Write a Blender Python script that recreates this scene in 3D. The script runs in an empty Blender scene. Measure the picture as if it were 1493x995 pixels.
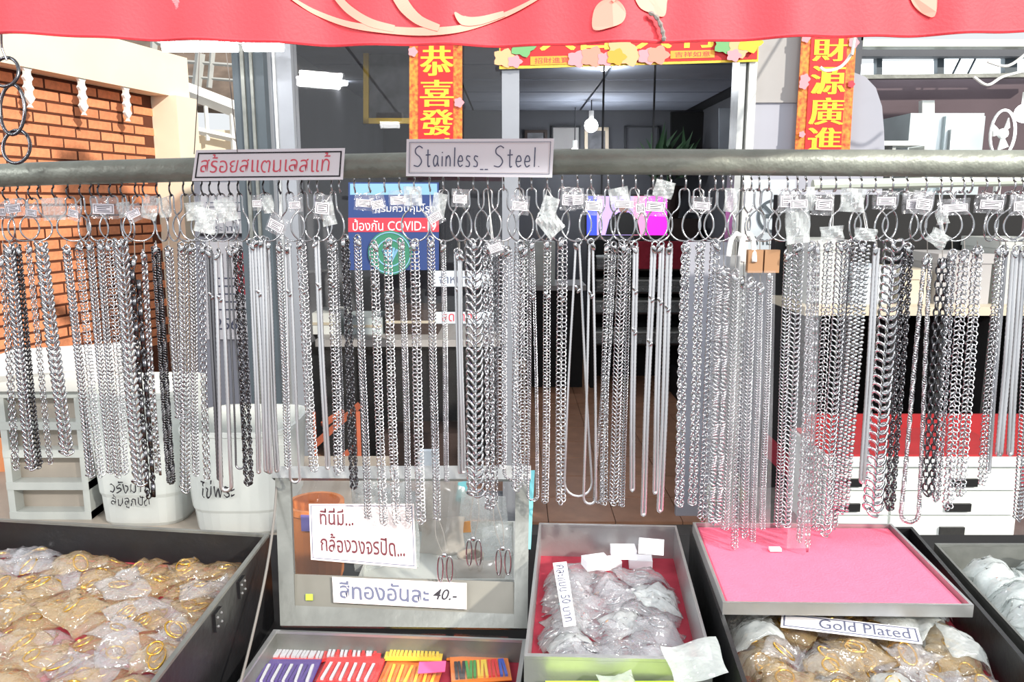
import bpy, math, random
import numpy as np
from mathutils import Vector, Matrix, Euler

random.seed(7); np.random.seed(7)
SC = bpy.context.scene
COL = SC.collection

# ------------------------------------------------------------------ camera, world, lights, exposure
W, H, F = 1493, 995, 1150.0
PITCH = math.radians(10.0)
CZ = 1.5
cam_d = bpy.data.cameras.new('camera'); cam = bpy.data.objects.new('camera', cam_d); COL.objects.link(cam)
cam.location = (0, 0, CZ); cam.rotation_euler = (math.pi/2 - PITCH, 0, 0)
cam_d.sensor_fit = 'HORIZONTAL'; cam_d.sensor_width = 36; cam_d.lens = F/W*36
cam_d.clip_start = 0.02; cam_d.clip_end = 100
SC.camera = cam
SC.view_settings.view_transform = 'Standard'; SC.view_settings.look = 'None'
SC.view_settings.gamma = 1; SC.view_settings.use_curve_mapping = False
SC.cycles.transparent_max_bounces = 40
SC.view_settings.exposure = 0.6
world = bpy.data.worlds.new('world'); SC.world = world; world.use_nodes = True
bg = world.node_tree.nodes['Background']; bg.inputs[0].default_value = (0.93, 0.97, 1.0, 1); bg.inputs[1].default_value = 0.62

def area(name, loc, target, sx, sy, power, color=(1, 1, 1)):
    l = bpy.data.lights.new(name, 'AREA'); l.shape = 'RECTANGLE'; l.size = sx; l.size_y = sy
    l.energy = power; l.color = color
    o = bpy.data.objects.new(name, l); COL.objects.link(o); o.location = loc
    o.rotation_euler = (Vector(target)-Vector(loc)).to_track_quat('-Z', 'Y').to_euler()
    o['kind'] = 'helper'
    return o
# area lamps above the aisle; first and last are unseen fill, added
area('area_light', (0.8, -0.6, 2.7), (0.3, 1.2, 1.0), 1.3, 0.22, 34)
area('area_light', (-1.88, -0.7, 2.66), (-0.6, 1.3, 1.0), 0.5, 0.16, 14)  # market fluorescent that reflects in the shop window
area('area_light', (-3.0, -0.7, 2.66), (-2.0, 3.0, 1.0), 1.2, 0.2, 22)
sun = bpy.data.lights.new('sun', 'SUN'); sun.energy = 3.0; sun.angle = 0.03; sun.color = (1.0, 0.93, 0.82)
suno = bpy.data.objects.new('sun', sun); COL.objects.link(suno)
suno.rotation_euler = Vector((-0.60, 0.66, -0.45)).to_track_quat('-Z', 'Y').to_euler(); suno['kind'] = 'helper'

# ------------------------------------------------------------------ helpers
cp, sp = math.cos(PITCH), math.sin(PITCH)
def P(px, py, Y):
    a = (px-W/2)/F; b = (H/2-py)/F
    t = Y/(cp+b*sp)
    return Vector((a*t, Y, CZ+t*(-sp+b*cp)))
def PZ(px, py, z):
    a = (px-W/2)/F; b = (H/2-py)/F
    t = (z-CZ)/(-sp+b*cp)
    return Vector((a*t, t*(cp+b*sp), z))
def pxs(Y, py=500):                       # metres per pixel at depth Y
    return (P(747.5, py, Y)-P(746.5, py, Y)).length
def lin(c):
    out = []
    for v in c:
        v = v/255.0
        out.append(v/12.92 if v <= 0.04045 else ((v+0.055)/1.055)**2.4)
    return (*out, 1)

ORG = {}
def tag(o, label=None, cat=None, group=None, kind=None):
    if label: o['label'] = label
    if cat: o['category'] = cat
    if group: o['group'] = group
    if kind: o['kind'] = kind
    return o
def empty(name, loc, label=None, cat=None, group=None, kind=None):
    o = bpy.data.objects.new(name, None); COL.objects.link(o); o.location = loc
    o.empty_display_size = 0.02
    ORG[o.name] = Vector(loc)
    return tag(o, label, cat, group, kind)
def make_mesh(name, v, f, m=None, smooth=False):
    me = bpy.data.meshes.new(name)
    v = np.asarray(v, dtype=np.float32).reshape(-1, 3)
    if isinstance(f, np.ndarray) and f.ndim == 2:
        n, k = f.shape
        me.vertices.add(len(v)); me.vertices.foreach_set('co', v.ravel())
        me.loops.add(n*k); me.loops.foreach_set('vertex_index', f.astype(np.int32).ravel())
        me.polygons.add(n); me.polygons.foreach_set('loop_start', np.arange(0, n*k, k, dtype=np.int32))
        if smooth: me.polygons.foreach_set('use_smooth', np.ones(n, dtype=bool))
        me.update(calc_edges=True)
    else:
        me.from_pydata([tuple(x) for x in v], [], [tuple(x) for x in f])
        if smooth: me.polygons.foreach_set('use_smooth', [True]*len(me.polygons))
        me.update()
    if m: me.materials.append(m)
    return me
def obj(name, v, f, m, parent=None, smooth=False, label=None, cat=None, group=None, kind=None):
    """one mesh object from world-space geometry; its origin goes to the centre of its base"""
    v = np.asarray(v, dtype=np.float64).reshape(-1, 3)
    lo, hi = v.min(0), v.max(0)
    c = Vector(((lo[0]+hi[0])/2, (lo[1]+hi[1])/2, lo[2]))
    me = make_mesh(name, v-np.array(c), f, m, smooth)
    o = bpy.data.objects.new(name, me); COL.objects.link(o)
    ORG[o.name] = c
    if parent is not None:
        o.parent = parent; o.location = c-ORG[parent.name]
    else: o.location = c
    return tag(o, label, cat, group, kind)
def inst(name, me, loc, rot=None, parent=None, scale=None, label=None, cat=None, group=None, kind=None):
    """object sharing mesh data; loc is in world space for a top-level object, local to an unrotated parent otherwise given as world"""
    o = bpy.data.objects.new(name, me); COL.objects.link(o)
    if parent is not None:
        o.parent = parent; o.location = Vector(loc)-ORG[parent.name]
    else: o.location = loc
    ORG[o.name] = Vector(loc)
    if rot is not None:
        o.rotation_euler = rot.to_euler() if isinstance(rot, Matrix) else rot
    if scale is not None: o.scale = (scale,)*3 if not hasattr(scale, '__len__') else scale
    return tag(o, label, cat, group, kind)
class G:
    """collects shapes for one mesh"""
    def __init__(s): s.v = []; s.f = []
    def add(s, v, f):
        b = len(s.v); s.v += [tuple(x) for x in v]; s.f += [tuple(i+b for i in q) for q in f]; return s
    def box(s, a, b):
        x0, y0, z0 = a; x1, y1, z1 = b
        return s.add([(x0,y0,z0),(x1,y0,z0),(x1,y1,z0),(x0,y1,z0),(x0,y0,z1),(x1,y0,z1),(x1,y1,z1),(x0,y1,z1)],
              [(0,3,2,1),(4,5,6,7),(0,1,5,4),(1,2,6,5),(2,3,7,6),(3,0,4,7)])
    def hexa(s, q0, q1):
        return s.add(list(q0)+list(q1), [(0,3,2,1),(4,5,6,7),(0,1,5,4),(1,2,6,5),(2,3,7,6),(3,0,4,7)])
    def slab(s, q, th, n=None):
        q = [Vector(x) for x in q]
        if n is None: n = (q[1]-q[0]).cross(q[3]-q[0]).normalized()
        return s.hexa([x-n*th/2 for x in q], [x+n*th/2 for x in q])
    def prism(s, pts, d):
        d = Vector(d); n = len(pts); pts = [Vector(p) for p in pts]
        f = [tuple(range(n-1, -1, -1)), tuple(range(n, 2*n))]
        f += [(i, (i+1) % n, n+(i+1) % n, n+i) for i in range(n)]
        return s.add(pts+[p+d for p in pts], f)
    def tube(s, pts, r, seg=6, closed=False):
        pts = [Vector(p) for p in pts]; n = len(pts); rs = r if hasattr(r, '__len__') else [r]*n
        V = []; up = None
        for i, p in enumerate(pts):
            if closed: t = pts[(i+1) % n]-pts[i-1]
            else: t = pts[min(i+1, n-1)]-pts[max(i-1, 0)]
            t.normalize()
            if up is None:
                up = Vector((0, 1, 0)) if abs(t.y) < 0.9 else Vector((0, 0, 1))
            up = (up-t*up.dot(t)).normalized(); sd = t.cross(up)
            for k in range(seg):
                a = 2*math.pi*k/seg
                V.append(p+(up*math.cos(a)+sd*math.sin(a))*rs[i])
        f = []
        for i in range(n if closed else n-1):
            j = (i+1) % n
            for k in range(seg):
                l = (k+1) % seg
                f.append((i*seg+k, i*seg+l, j*seg+l, j*seg+k))
        if not closed:
            f += [tuple(range(seg-1, -1, -1)), tuple((n-1)*seg+k for k in range(seg))]
        return s.add(V, f)
    def lathe(s, prof, c, seg=24, sq=None):
        V = []; n = len(prof)
        for r, z in prof:
            for k in range(seg):
                a = 2*math.pi*k/seg; x, y = math.cos(a), math.sin(a)
                if sq:
                    m = (abs(x)**sq+abs(y)**sq)**(-1/sq); x *= m; y *= m
                V.append((c[0]+r*x, c[1]+r*y, c[2]+z))
        f = [(i*seg+k, i*seg+(k+1) % seg, (i+1)*seg+(k+1) % seg, (i+1)*seg+k) for i in range(n-1) for k in range(seg)]
        f += [tuple(range(seg-1, -1, -1))]
        return s.add(V, f)
    def ball(s, c, r, nu=8, nv=6, sc=(1, 1, 1)):
        V = [(c[0], c[1], c[2]+r*sc[2])]
        for i in range(1, nv):
            th = math.pi*i/nv
            for k in range(nu):
                a = 2*math.pi*k/nu
                V.append((c[0]+r*sc[0]*math.sin(th)*math.cos(a), c[1]+r*sc[1]*math.sin(th)*math.sin(a), c[2]+r*sc[2]*math.cos(th)))
        V.append((c[0], c[1], c[2]-r*sc[2])); e = len(V)-1
        f = [(0, 1+k, 1+(k+1) % nu) for k in range(nu)]
        for i in range(nv-2):
            for k in range(nu):
                a = 1+i*nu; f.append((a+k, a+nu+k, a+nu+(k+1) % nu, a+(k+1) % nu))
        f += [(e, 1+(nv-2)*nu+(k+1) % nu, 1+(nv-2)*nu+k) for k in range(nu)]
        return s.add(V, f)
    def grid(s, fn, nu, nv):
        V = [fn(i/nu, j/nv) for j in range(nv+1) for i in range(nu+1)]
        f = [(j*(nu+1)+i, j*(nu+1)+i+1, (j+1)*(nu+1)+i+1, (j+1)*(nu+1)+i) for j in range(nv) for i in range(nu)]
        return s.add(V, f)
    def out(s, name, m, parent=None, **k): return obj(name, s.v, s.f, m, parent, **k)
    def mesh(s, name, m, smooth=False): return make_mesh(name, s.v, s.f, m, smooth)
def smoothcurve(pts, n=6, closed=False):
    """Catmull-Rom through the points"""
    pts = [Vector(p) for p in pts]; o = []; N = len(pts)
    rng = range(N) if closed else range(N-1)
    for i in rng:
        p0 = pts[i-1] if (closed or i > 0) else pts[0]; p1 = pts[i]; p2 = pts[(i+1) % N]
        p3 = pts[(i+2) % N] if (closed or i+2 < N) else pts[-1]
        for k in range(n):
            t = k/n
            o.append(0.5*((2*p1)+(p2-p0)*t+(2*p0-5*p1+4*p2-p3)*t*t+(3*p1-p0-3*p2+p3)*t**3))
    if not closed: o.append(pts[-1])
    return o

# ------------------------------------------------------------------ materials
def mat(name, col, rough=0.5, metal=0.0, var=0.0, vscale=8.0, bump=0.0, bscale=60.0, emit=0.0, spec=0.5, rnd=0.0, col2=None, coat=0.0):
    m = bpy.data.materials.new(name); m.use_nodes = True
    nt = m.node_tree; b = nt.nodes['Principled BSDF']
    c = lin(col); b.inputs['Base Color'].default_value = c
    b.inputs['Roughness'].default_value = rough; b.inputs['Metallic'].default_value = metal
    b.inputs['Specular IOR Level'].default_value = spec
    b.inputs['Coat Weight'].default_value = coat
    tc = nt.nodes.new('ShaderNodeTexCoord')
    last = None
    if var or col2:
        nz = nt.nodes.new('ShaderNodeTexNoise'); nz.inputs['Scale'].default_value = vscale; nz.inputs['Detail'].default_value = 6
        nt.links.new(tc.outputs['Object'], nz.inputs['Vector'])
        rp = nt.nodes.new('ShaderNodeValToRGB'); rp.color_ramp.elements[0].position = 0.35; rp.color_ramp.elements[1].position = 0.68
        d = lin(col2) if col2 else tuple(max(0, x*(1-var)) for x in c[:3])+(1,)
        e = c if col2 else tuple(min(1, x*(1+var*0.6)) for x in c[:3])+(1,)
        rp.color_ramp.elements[0].color = d; rp.color_ramp.elements[1].color = e
        nt.links.new(nz.outputs['Fac'], rp.inputs['Fac']); last = rp.outputs['Color']
        nt.links.new(last, b.inputs['Base Color'])
    if rnd:
        oi = nt.nodes.new('ShaderNodeObjectInfo'); hs = nt.nodes.new('ShaderNodeHueSaturation')
        mr = nt.nodes.new('ShaderNodeMapRange'); mr.inputs['To Min'].default_value = 1-rnd; mr.inputs['To Max'].default_value = 1+rnd
        nt.links.new(oi.outputs['Random'], mr.inputs['Value']); nt.links.new(mr.outputs['Result'], hs.inputs['Value'])
        if last: nt.links.new(last, hs.inputs['Color'])
        else: hs.inputs['Color'].default_value = c
        nt.links.new(hs.outputs['Color'], b.inputs['Base Color'])
    if bump:
        n2 = nt.nodes.new('ShaderNodeTexNoise'); n2.inputs['Scale'].default_value = bscale; n2.inputs['Detail'].default_value = 4
        nt.links.new(tc.outputs['Object'], n2.inputs['Vector'])
        bp = nt.nodes.new('ShaderNodeBump'); bp.inputs['Strength'].default_value = bump; bp.inputs['Distance'].default_value = 0.004
        nt.links.new(n2.outputs['Fac'], bp.inputs['Height']); nt.links.new(bp.outputs['Normal'], b.inputs['Normal'])
    if emit:
        b.inputs['Emission Color'].default_value = c; b.inputs['Emission Strength'].default_value = emit
    return m
def film(name, col, opac=0.3, rough=0.12, edge=0.5, ior=1.5, bump=0.0):
    """thin clear plastic or glass sheet"""
    m = bpy.data.materials.new(name); m.use_nodes = True; nt = m.node_tree
    nt.nodes.remove(nt.nodes['Principled BSDF']); out = nt.nodes['Material Output']
    b = nt.nodes.new('ShaderNodeBsdfDiffuse'); b.inputs['Color'].default_value = lin(col)
    tl = nt.nodes.new('ShaderNodeBsdfTranslucent'); tl.inputs['Color'].default_value = lin(col)
    dm = nt.nodes.new('ShaderNodeMixShader'); dm.inputs['Fac'].default_value = 0.3
    nt.links.new(b.outputs[0], dm.inputs[1]); nt.links.new(tl.outputs[0], dm.inputs[2])
    t = nt.nodes.new('ShaderNodeBsdfTransparent'); mx = nt.nodes.new('ShaderNodeMixShader')
    lw = nt.nodes.new('ShaderNodeLayerWeight'); lw.inputs['Blend'].default_value = 0.3
    mr = nt.nodes.new('ShaderNodeMapRange'); mr.inputs['To Min'].default_value = opac; mr.inputs['To Max'].default_value = min(1, opac+edge)
    nt.links.new(lw.outputs['Facing'], mr.inputs['Value']); nt.links.new(mr.outputs['Result'], mx.inputs['Fac'])
    nt.links.new(t.outputs[0], mx.inputs[1]); nt.links.new(dm.outputs[0], mx.inputs[2])
    if bump:
        tcn = nt.nodes.new('ShaderNodeTexCoord'); nz = nt.nodes.new('ShaderNodeTexNoise'); nz.inputs['Scale'].default_value = 55; nz.inputs['Detail'].default_value = 2
        nt.links.new(tcn.outputs['Object'], nz.inputs['Vector']); bp = nt.nodes.new('ShaderNodeBump'); bp.inputs['Strength'].default_value = bump; bp.inputs['Distance'].default_value = 0.01
        nt.links.new(nz.outputs['Fac'], bp.inputs['Height'])
    gl = nt.nodes.new('ShaderNodeBsdfGlossy'); gl.inputs['Roughness'].default_value = rough
    f0 = ((ior-1)/(ior+1))**2
    fw = nt.nodes.new('ShaderNodeLayerWeight'); fw.inputs['Blend'].default_value = 0.5
    pw = nt.nodes.new('ShaderNodeMath'); pw.operation = 'POWER'; pw.inputs[1].default_value = 5.0
    fr = nt.nodes.new('ShaderNodeMapRange'); fr.inputs['To Min'].default_value = f0; fr.inputs['To Max'].default_value = 1.0
    nt.links.new(fw.outputs['Facing'], pw.inputs[0]); nt.links.new(pw.outputs[0], fr.inputs['Value'])
    if bump:
        nt.links.new(bp.outputs['Normal'], gl.inputs['Normal']); nt.links.new(bp.outputs['Normal'], fw.inputs['Normal']); nt.links.new(bp.outputs['Normal'], lw.inputs['Normal'])
    m2 = nt.nodes.new('ShaderNodeMixShader')
    nt.links.new(fr.outputs[0], m2.inputs['Fac']); nt.links.new(mx.outputs[0], m2.inputs[1]); nt.links.new(gl.outputs[0], m2.inputs[2])
    nt.links.new(m2.outputs[0], out.inputs['Surface'])
    return m
M = {}
M['steel'] = mat('steel_bright', (198, 199, 202), 0.13, 1.0)
M['steel_mid'] = mat('steel_mid', (186, 187, 191), 0.2, 1.0)
M['snake_steel'] = mat('snake_steel', (222, 223, 226), 0.34, 1.0)
M['snake_dark'] = mat('snake_dark', (130, 130, 134), 0.34, 1.0)
M['steel_dark'] = mat('steel_dark', (98, 98, 102), 0.25, 1.0)
M['gold'] = mat('gold', (222, 178, 84), 0.25, 1.0)
M['pipe'] = mat('pipe_paint', (138, 142, 132), 0.45, 0.35, var=0.18, vscale=22, bump=0.5, bscale=90)
M['rail'] = mat('rail_paint', (200, 208, 196), 0.4, 0.2, var=0.1)
M['alu'] = mat('aluminium', (186, 188, 188), 0.38, 0.8, var=0.12, vscale=14, bump=0.15)
M['alu_dull'] = mat('aluminium_dull', (128, 130, 126), 0.45, 0.6, var=0.2, vscale=18, bump=0.2)
M['frame_lav'] = mat('frame_lavender', (146, 150, 158), 0.4, 0.3, var=0.06)
M['slate'] = mat('slate_paint', (72, 82, 90), 0.5, 0.1, var=0.12)
M['brick'] = mat('brick', (236, 152, 108), 0.85, var=0.14, vscale=30, bump=0.6, bscale=120, rnd=0.14)
M['mortar'] = mat('mortar', (96, 52, 34), 0.95, var=0.15)
M['cream'] = mat('cream_plaster', (244, 228, 204), 0.8, var=0.05, vscale=3)
M['white_paint'] = mat('white_paint', (236, 236, 232), 0.6, var=0.05)
M['salmon'] = mat('salmon_plaster', (246, 160, 108), 0.8, var=0.06, vscale=4)
M['roof'] = mat('roof_brown', (112, 98, 88), 0.9, var=0.35, vscale=5)
M['steelbar'] = mat('truss_grey', (176, 178, 176), 0.6, 0.2, var=0.1)
M['red_cloth'] = mat('red_banner_cloth', (214, 56, 66), 0.65, var=0.1, vscale=6, bump=0.12, bscale=300, coat=0.15)
M['peach'] = mat('peach_print', (236, 146, 128), 0.6)
M['banner_red'] = mat('banner_red', (206, 22, 28), 0.5, var=0.08)
M['banner_edge'] = mat('banner_edge', (196, 60, 30), 0.5, col2=(232, 150, 50), vscale=60)
M['banner_gold'] = mat('banner_gold', (232, 200, 60), 0.35, 0.2, var=0.15, vscale=90)
M['banner_orange'] = mat('banner_orange', (236, 160, 50), 0.5)
M['pinkflower'] = mat('pink_flower', (230, 150, 160), 0.6)
M['greenleaf'] = mat('green_leaf', (110, 170, 110), 0.6)
M['skinprint'] = mat('peach_figure', (236, 176, 130), 0.6)
M['paper'] = mat('paper', (244, 241, 246), 0.75, var=0.03)
M['tag_paper'] = mat('tag_paper', (212, 208, 214), 0.8)
M['paper_warm'] = mat('paper_warm', (226, 214, 212), 0.75, var=0.05)
M['ink_black'] = mat('ink_black', (40, 36, 44), 0.7)
M['ink_grey'] = mat('ink_grey', (92, 96, 120), 0.7)
M['ink_pink'] = mat('ink_pink', (226, 92, 108), 0.7)
M['ink_maroon'] = mat('ink_maroon', (96, 38, 48), 0.7)
M['ink_white'] = mat('ink_white', (238, 240, 246), 0.7)
M['wall_dark'] = mat('shop_wall_dark', (96, 98, 104), 0.85, var=0.1, vscale=2)
M['wall_mauve'] = mat('shop_wall_mauve', (96, 82, 88), 0.85, var=0.12, vscale=2)
M['wall_lav'] = mat('wall_lavender', (168, 170, 182), 0.7, var=0.06, vscale=2)
M['wall_grey'] = mat('wall_grey', (170, 168, 168), 0.75, var=0.06, vscale=3)
M['ceil'] = mat('ceiling_panel', (150, 158, 174), 0.85, var=0.1, vscale=4, rnd=0.06)
M['ceil_grid'] = mat('ceiling_grid', (60, 62, 66), 0.7)
M['tile'] = mat('floor_tile', (178, 130, 102), 0.4, var=0.14, vscale=10, rnd=0.06)
M['grout'] = mat('grout', (86, 62, 50), 0.9)
M['ground'] = mat('ground', (84, 80, 78), 0.9, var=0.1)
M['black'] = mat('black_paint', (34, 34, 36), 0.35, 0.2, var=0.2, vscale=20, bump=0.2)
M['black_matt'] = mat('black_matt', (20, 20, 22), 0.8, var=0.2)
M['dark_wood'] = mat('dark_wood', (58, 44, 40), 0.6, var=0.2)
M['velvet'] = mat('red_velvet', (168, 48, 66), 0.95, var=0.15, vscale=30)
M['pink'] = mat('pink_felt', (255, 112, 142), 0.95, var=0.04, vscale=40, bump=0.3, bscale=400)
M['plast_white'] = mat('white_plastic', (226, 230, 228), 0.4, var=0.04)
M['plast_grey'] = mat('grey_plastic', (190, 194, 190), 0.4, var=0.06)
M['plast_shade'] = mat('clouded_plastic', (172, 162, 150), 0.4, var=0.1, vscale=6)
M['bucket'] = film('bucket_plastic', (236, 240, 238), 0.8, 0.3, 0.15)
M['orange'] = mat('orange_plastic', (222, 132, 66), 0.45, var=0.12)
M['teal'] = mat('teal_strap', (120, 206, 216), 0.5)
M['lime'] = mat('lime_plastic', (186, 220, 60), 0.45)
M['blue_print'] = mat('blue_print', (38, 62, 118), 0.6)
M['blue_light'] = mat('light_blue_print', (128, 174, 206), 0.6)
M['red_print'] = mat('red_print', (206, 56, 72), 0.6)
M['green_print'] = mat('green_print', (50, 122, 96), 0.6)
M['notice'] = mat('notice_paper', (196, 206, 216), 0.7, var=0.05)
M['blackscreen'] = mat('screen_black', (14, 14, 18), 0.25)
M['scr_blue'] = mat('screen_blue', (50, 70, 250), 0.4, emit=1.1)
M['scr_lilac'] = mat('screen_lilac', (186, 160, 240), 0.4, emit=0.9)
M['scr_pink'] = mat('screen_pink', (250, 140, 180), 0.4, emit=0.9)
M['scr_mag'] = mat('screen_magenta', (240, 30, 200), 0.4, emit=1.1)
M['skin'] = mat('poster_skin', (230, 150, 120), 0.6)
M['tube'] = mat('tube_light', (255, 255, 255), 0.4, emit=9)
M['bulb'] = mat('bulb_light', (255, 255, 255), 0.4, emit=14)
M['skypane'] = mat('bright_pane', (236, 246, 250), 0.4, emit=2.2)
M['glass'] = film('window_glass', (220, 230, 235), 0.0, 0.02, 0.1)
M['film'] = film('clear_film', (232, 233, 240), 0.06, 0.05, 0.30, 1.9, 0.8)
M['film_thin'] = film('thin_film', (240, 240, 244), 0.0, 0.08, 0.06, 1.2)
M['film_gold'] = film('clear_film_gold', (226, 196, 140), 0.07, 0.05, 0.26, 1.9, 0.8)
M['film_white'] = film('cloudy_film', (236, 243, 243), 0.26, 0.08, 0.4, 1.7, 0.8)
M['sleeve'] = film('poly_sleeve', (226, 228, 234), 0.06, 0.06, 0.25, 1.5)
M['wood_orange'] = mat('orange_wood', (190, 104, 76), 0.5, var=0.15)
M['fridge'] = mat('fridge_grey', (188, 200, 204), 0.4, var=0.06)
M['plant'] = mat('plant_green', (52, 84, 54), 0.6, rnd=0.2)
M['gold_frame'] = mat('gold_frame', (214, 180, 80), 0.4, 0.5)
M['picture'] = mat('picture_grey', (120, 122, 128), 0.6, var=0.4, vscale=9)
M['beige'] = mat('beige_counter', (198, 188, 168), 0.6, var=0.06)
M['cord'] = mat('cord_grey', (120, 116, 112), 0.7)
M['tape'] = mat('white_plastic_hook', (240, 240, 238), 0.35)
M['brown_pouch'] = mat('tan_leather', (150, 112, 78), 0.6, var=0.15)
for k, c in dict(red=(222, 48, 48), silver=(200, 200, 206), yellow=(236, 200, 70), orange=(240, 130, 50), purple=(90, 70, 140), green=(70, 150, 70), blue=(60, 90, 190), blk=(40, 40, 44), pinkt=(250, 96, 150)).items():
    M['st_'+k] = mat('stick_'+k, c, 0.35)
M['grey_bag'] = film('grey_crumple', (206, 200, 192), 0.5, 0.15, 0.35, 1.6)

# ------------------------------------------------------------------ text (converted to meshes in one go at the end)
PEND = []
def quad_map(q, u, v):
    q0, q1, q2, q3 = q    # bottom-left, bottom-right, top-right, top-left
    return q0*(1-u)*(1-v)+q1*u*(1-v)+q2*u*v+q3*(1-u)*v
def text(name, s, q, box, m, parent, off=0.0008, jitter=0.0, bold=0.0, shear=0.0, thick=0.0):
    """s fills box=(u0,v0,u1,v1) of the quad q, off in front of it"""
    cu = bpy.data.curves.new('tmp_text', 'FONT'); cu.body = s; cu.size = 1; cu.resolution_u = 3; cu.offset = bold; cu.shear = shear
    o = bpy.data.objects.new('tmp_text', cu); COL.objects.link(o)
    PEND.append((o, name, [Vector(x) for x in q], box, m, parent, off, jitter, thick))
def flush_text():
    if not PEND: return
    bpy.context.view_layer.update(); dg = bpy.context.evaluated_depsgraph_get()
    for o, name, q, box, m, parent, off, jit, thick in PEND:
        me = bpy.data.meshes.new_from_object(o.evaluated_get(dg))
        n = len(me.vertices)
        if n:
            v = np.empty(n*3); me.vertices.foreach_get('co', v); v = v.reshape(-1, 3)
            lo, hi = v.min(0), v.max(0); sz = np.maximum(hi-lo, 1e-6)
            u = (v[:, 0]-lo[0])/sz[0]; w = (v[:, 1]-lo[1])/sz[1]
            if jit:
                w = w+jit*np.sin(u*19+1)+jit*0.5*np.sin(u*47); u = u+jit*0.15*np.sin(w*9+u*30)
            nrm = (q[1]-q[0]).cross(q[3]-q[0]).normalized()
            U = box[0]+u*(box[2]-box[0]); V_ = box[1]+w*(box[3]-box[1])
            qa = [np.array(x) for x in q]
            pts = (qa[0][None]*((1-U)*(1-V_))[:, None]+qa[1][None]*(U*(1-V_))[:, None]+qa[2][None]*(U*V_)[:, None]+qa[3][None]*((1-U)*V_)[:, None])+np.array(nrm)[None]*off
            faces = [tuple(p.vertices) for p in me.polygons]
            if thick:
                ex = np.array(q[1]-q[0]).reshape(1, 3)*thick*(box[2]-box[0]); nn = np.array(nrm).reshape(1, 3); np_ = len(pts); base = pts; f0 = faces; pts = [base]; faces = list(f0)
                for i_, sx in enumerate((-1, 1)):
                    pts.append(base+ex*sx+nn*0.0004*(i_+1)); faces += [tuple(v_+np_*(i_+1) for v_ in f_) for f_ in f0]
                pts = np.concatenate(pts)
            obj(name, pts, faces, m, parent)
        cu = o.data; bpy.data.objects.remove(o); bpy.data.curves.remove(cu); bpy.data.meshes.remove(me)
    PEND.clear()
def qpx(x0, y0, x1, y1, Y, dyr=0.0):
    """upright quad at depth Y from pixel bounds (bottom-left, bottom-right, top-right, top-left)"""
    a, b = P(x0, y1, Y), P(x1, y1+dyr, Y); c, d = P(x1, y0+dyr, Y), P(x0, y0, Y)
    return [a, b, c, d]
def sub(q, u0, v0, u1, v1): return [quad_map(q, u0, v0), quad_map(q, u1, v0), quad_map(q, u1, v1), quad_map(q, u0, v1)]
def front(q, d):
    n = (q[1]-q[0]).cross(q[3]-q[0]).normalized()
    return [x+n*d for x in q]
def border(g, q, m0, th, t, off):
    """rectangular line border inset m0 (fraction of height) with line width th"""
    h = (q[3]-q[0]).length; w = (q[1]-q[0]).length; mu, mv = m0*h/w, m0; tu, tv = th*h/w, th
    for bx in ((mu, mv, 1-mu, mv+tv), (mu, 1-mv-tv, 1-mu, 1-mv), (mu, mv, mu+tu, 1-mv), (1-mu-tu, mv, 1-mu, 1-mv)):
        g.slab(front(sub(q, *bx), off), t)
    return g
#SECTION_STRUCTURE
# ------------------------------------------------------------------ the setting
S = dict(kind='structure')
floor = G().box((-7, -2, -0.12), (7, 12, -0.015)).out('floor', M['ground'], label='dark concrete market floor', cat='floor', **S)
g = G().box((-0.004, 0, 0), (0.312, 0.312, 0.015)).mesh('tile', M['tile'])
for i in range(-5, 6):
    for j in range(14):
        inst('tile', g, (0.18+i*0.32, 3.55+j*0.32, -0.015), parent=floor)

# brick building on the left
A = Vector((-3.16, 4.45, 0)); B = Vector((-2.735, 6.2, 0)); wd = (B-A).normalized(); wn = Vector((wd.y, -wd.x, 0)); WL = (B-A).length
wl = G()
wl.hexa([A-wn*0.2, B-wn*0.2, B, A], [x+Vector((0, 0, 2.6)) for x in (A-wn*0.2, B-wn*0.2, B, A)])
wall_left = wl.out('wall_left', M['mortar'], label='left wall of orange bricks with dark joints', cat='wall', **S)
bg_ = G()
bx, bz, e = 0.212, 0.058, 0.003
for s_ in ((0, 0.0), (1, 0.008)): pass
bg_.hexa([(0, 0, 0), (bx, 0, 0), (bx, 0, bz), (0, 0, bz)], [(e, -0.004, e), (bx-e, -0.004, e), (bx-e, -0.004, bz-e), (e, -0.004, bz-e)])
brick_me = bg_.mesh('brick', M['brick'])
half_g = G().hexa([(0, 0, 0), (bx/2, 0, 0), (bx/2, 0, bz), (0, 0, bz)], [(e, -0.004, e), (bx/2-e, -0.004, e), (bx/2-e, -0.004, bz-e), (e, -0.004, bz-e)])
half_me = half_g.mesh('brick', M['brick'])
rotb = Matrix((wd, -wn, Vector((0, 0, 1)))).transposed()
z = 0.40; row = 0
while z < 2.26:
    s = 0.0
    if row % 2:
        inst('brick', half_me, A+Vector((0, 0, z)), rotb, wall_left); s = 0.114
    while s+0.2 < WL:
        inst('brick', brick_me, A+wd*s+Vector((0, 0, z))+wn*random.uniform(-0.002, 0.003), rotb, wall_left); s += 0.228
    z += 0.0725; row += 1
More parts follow.
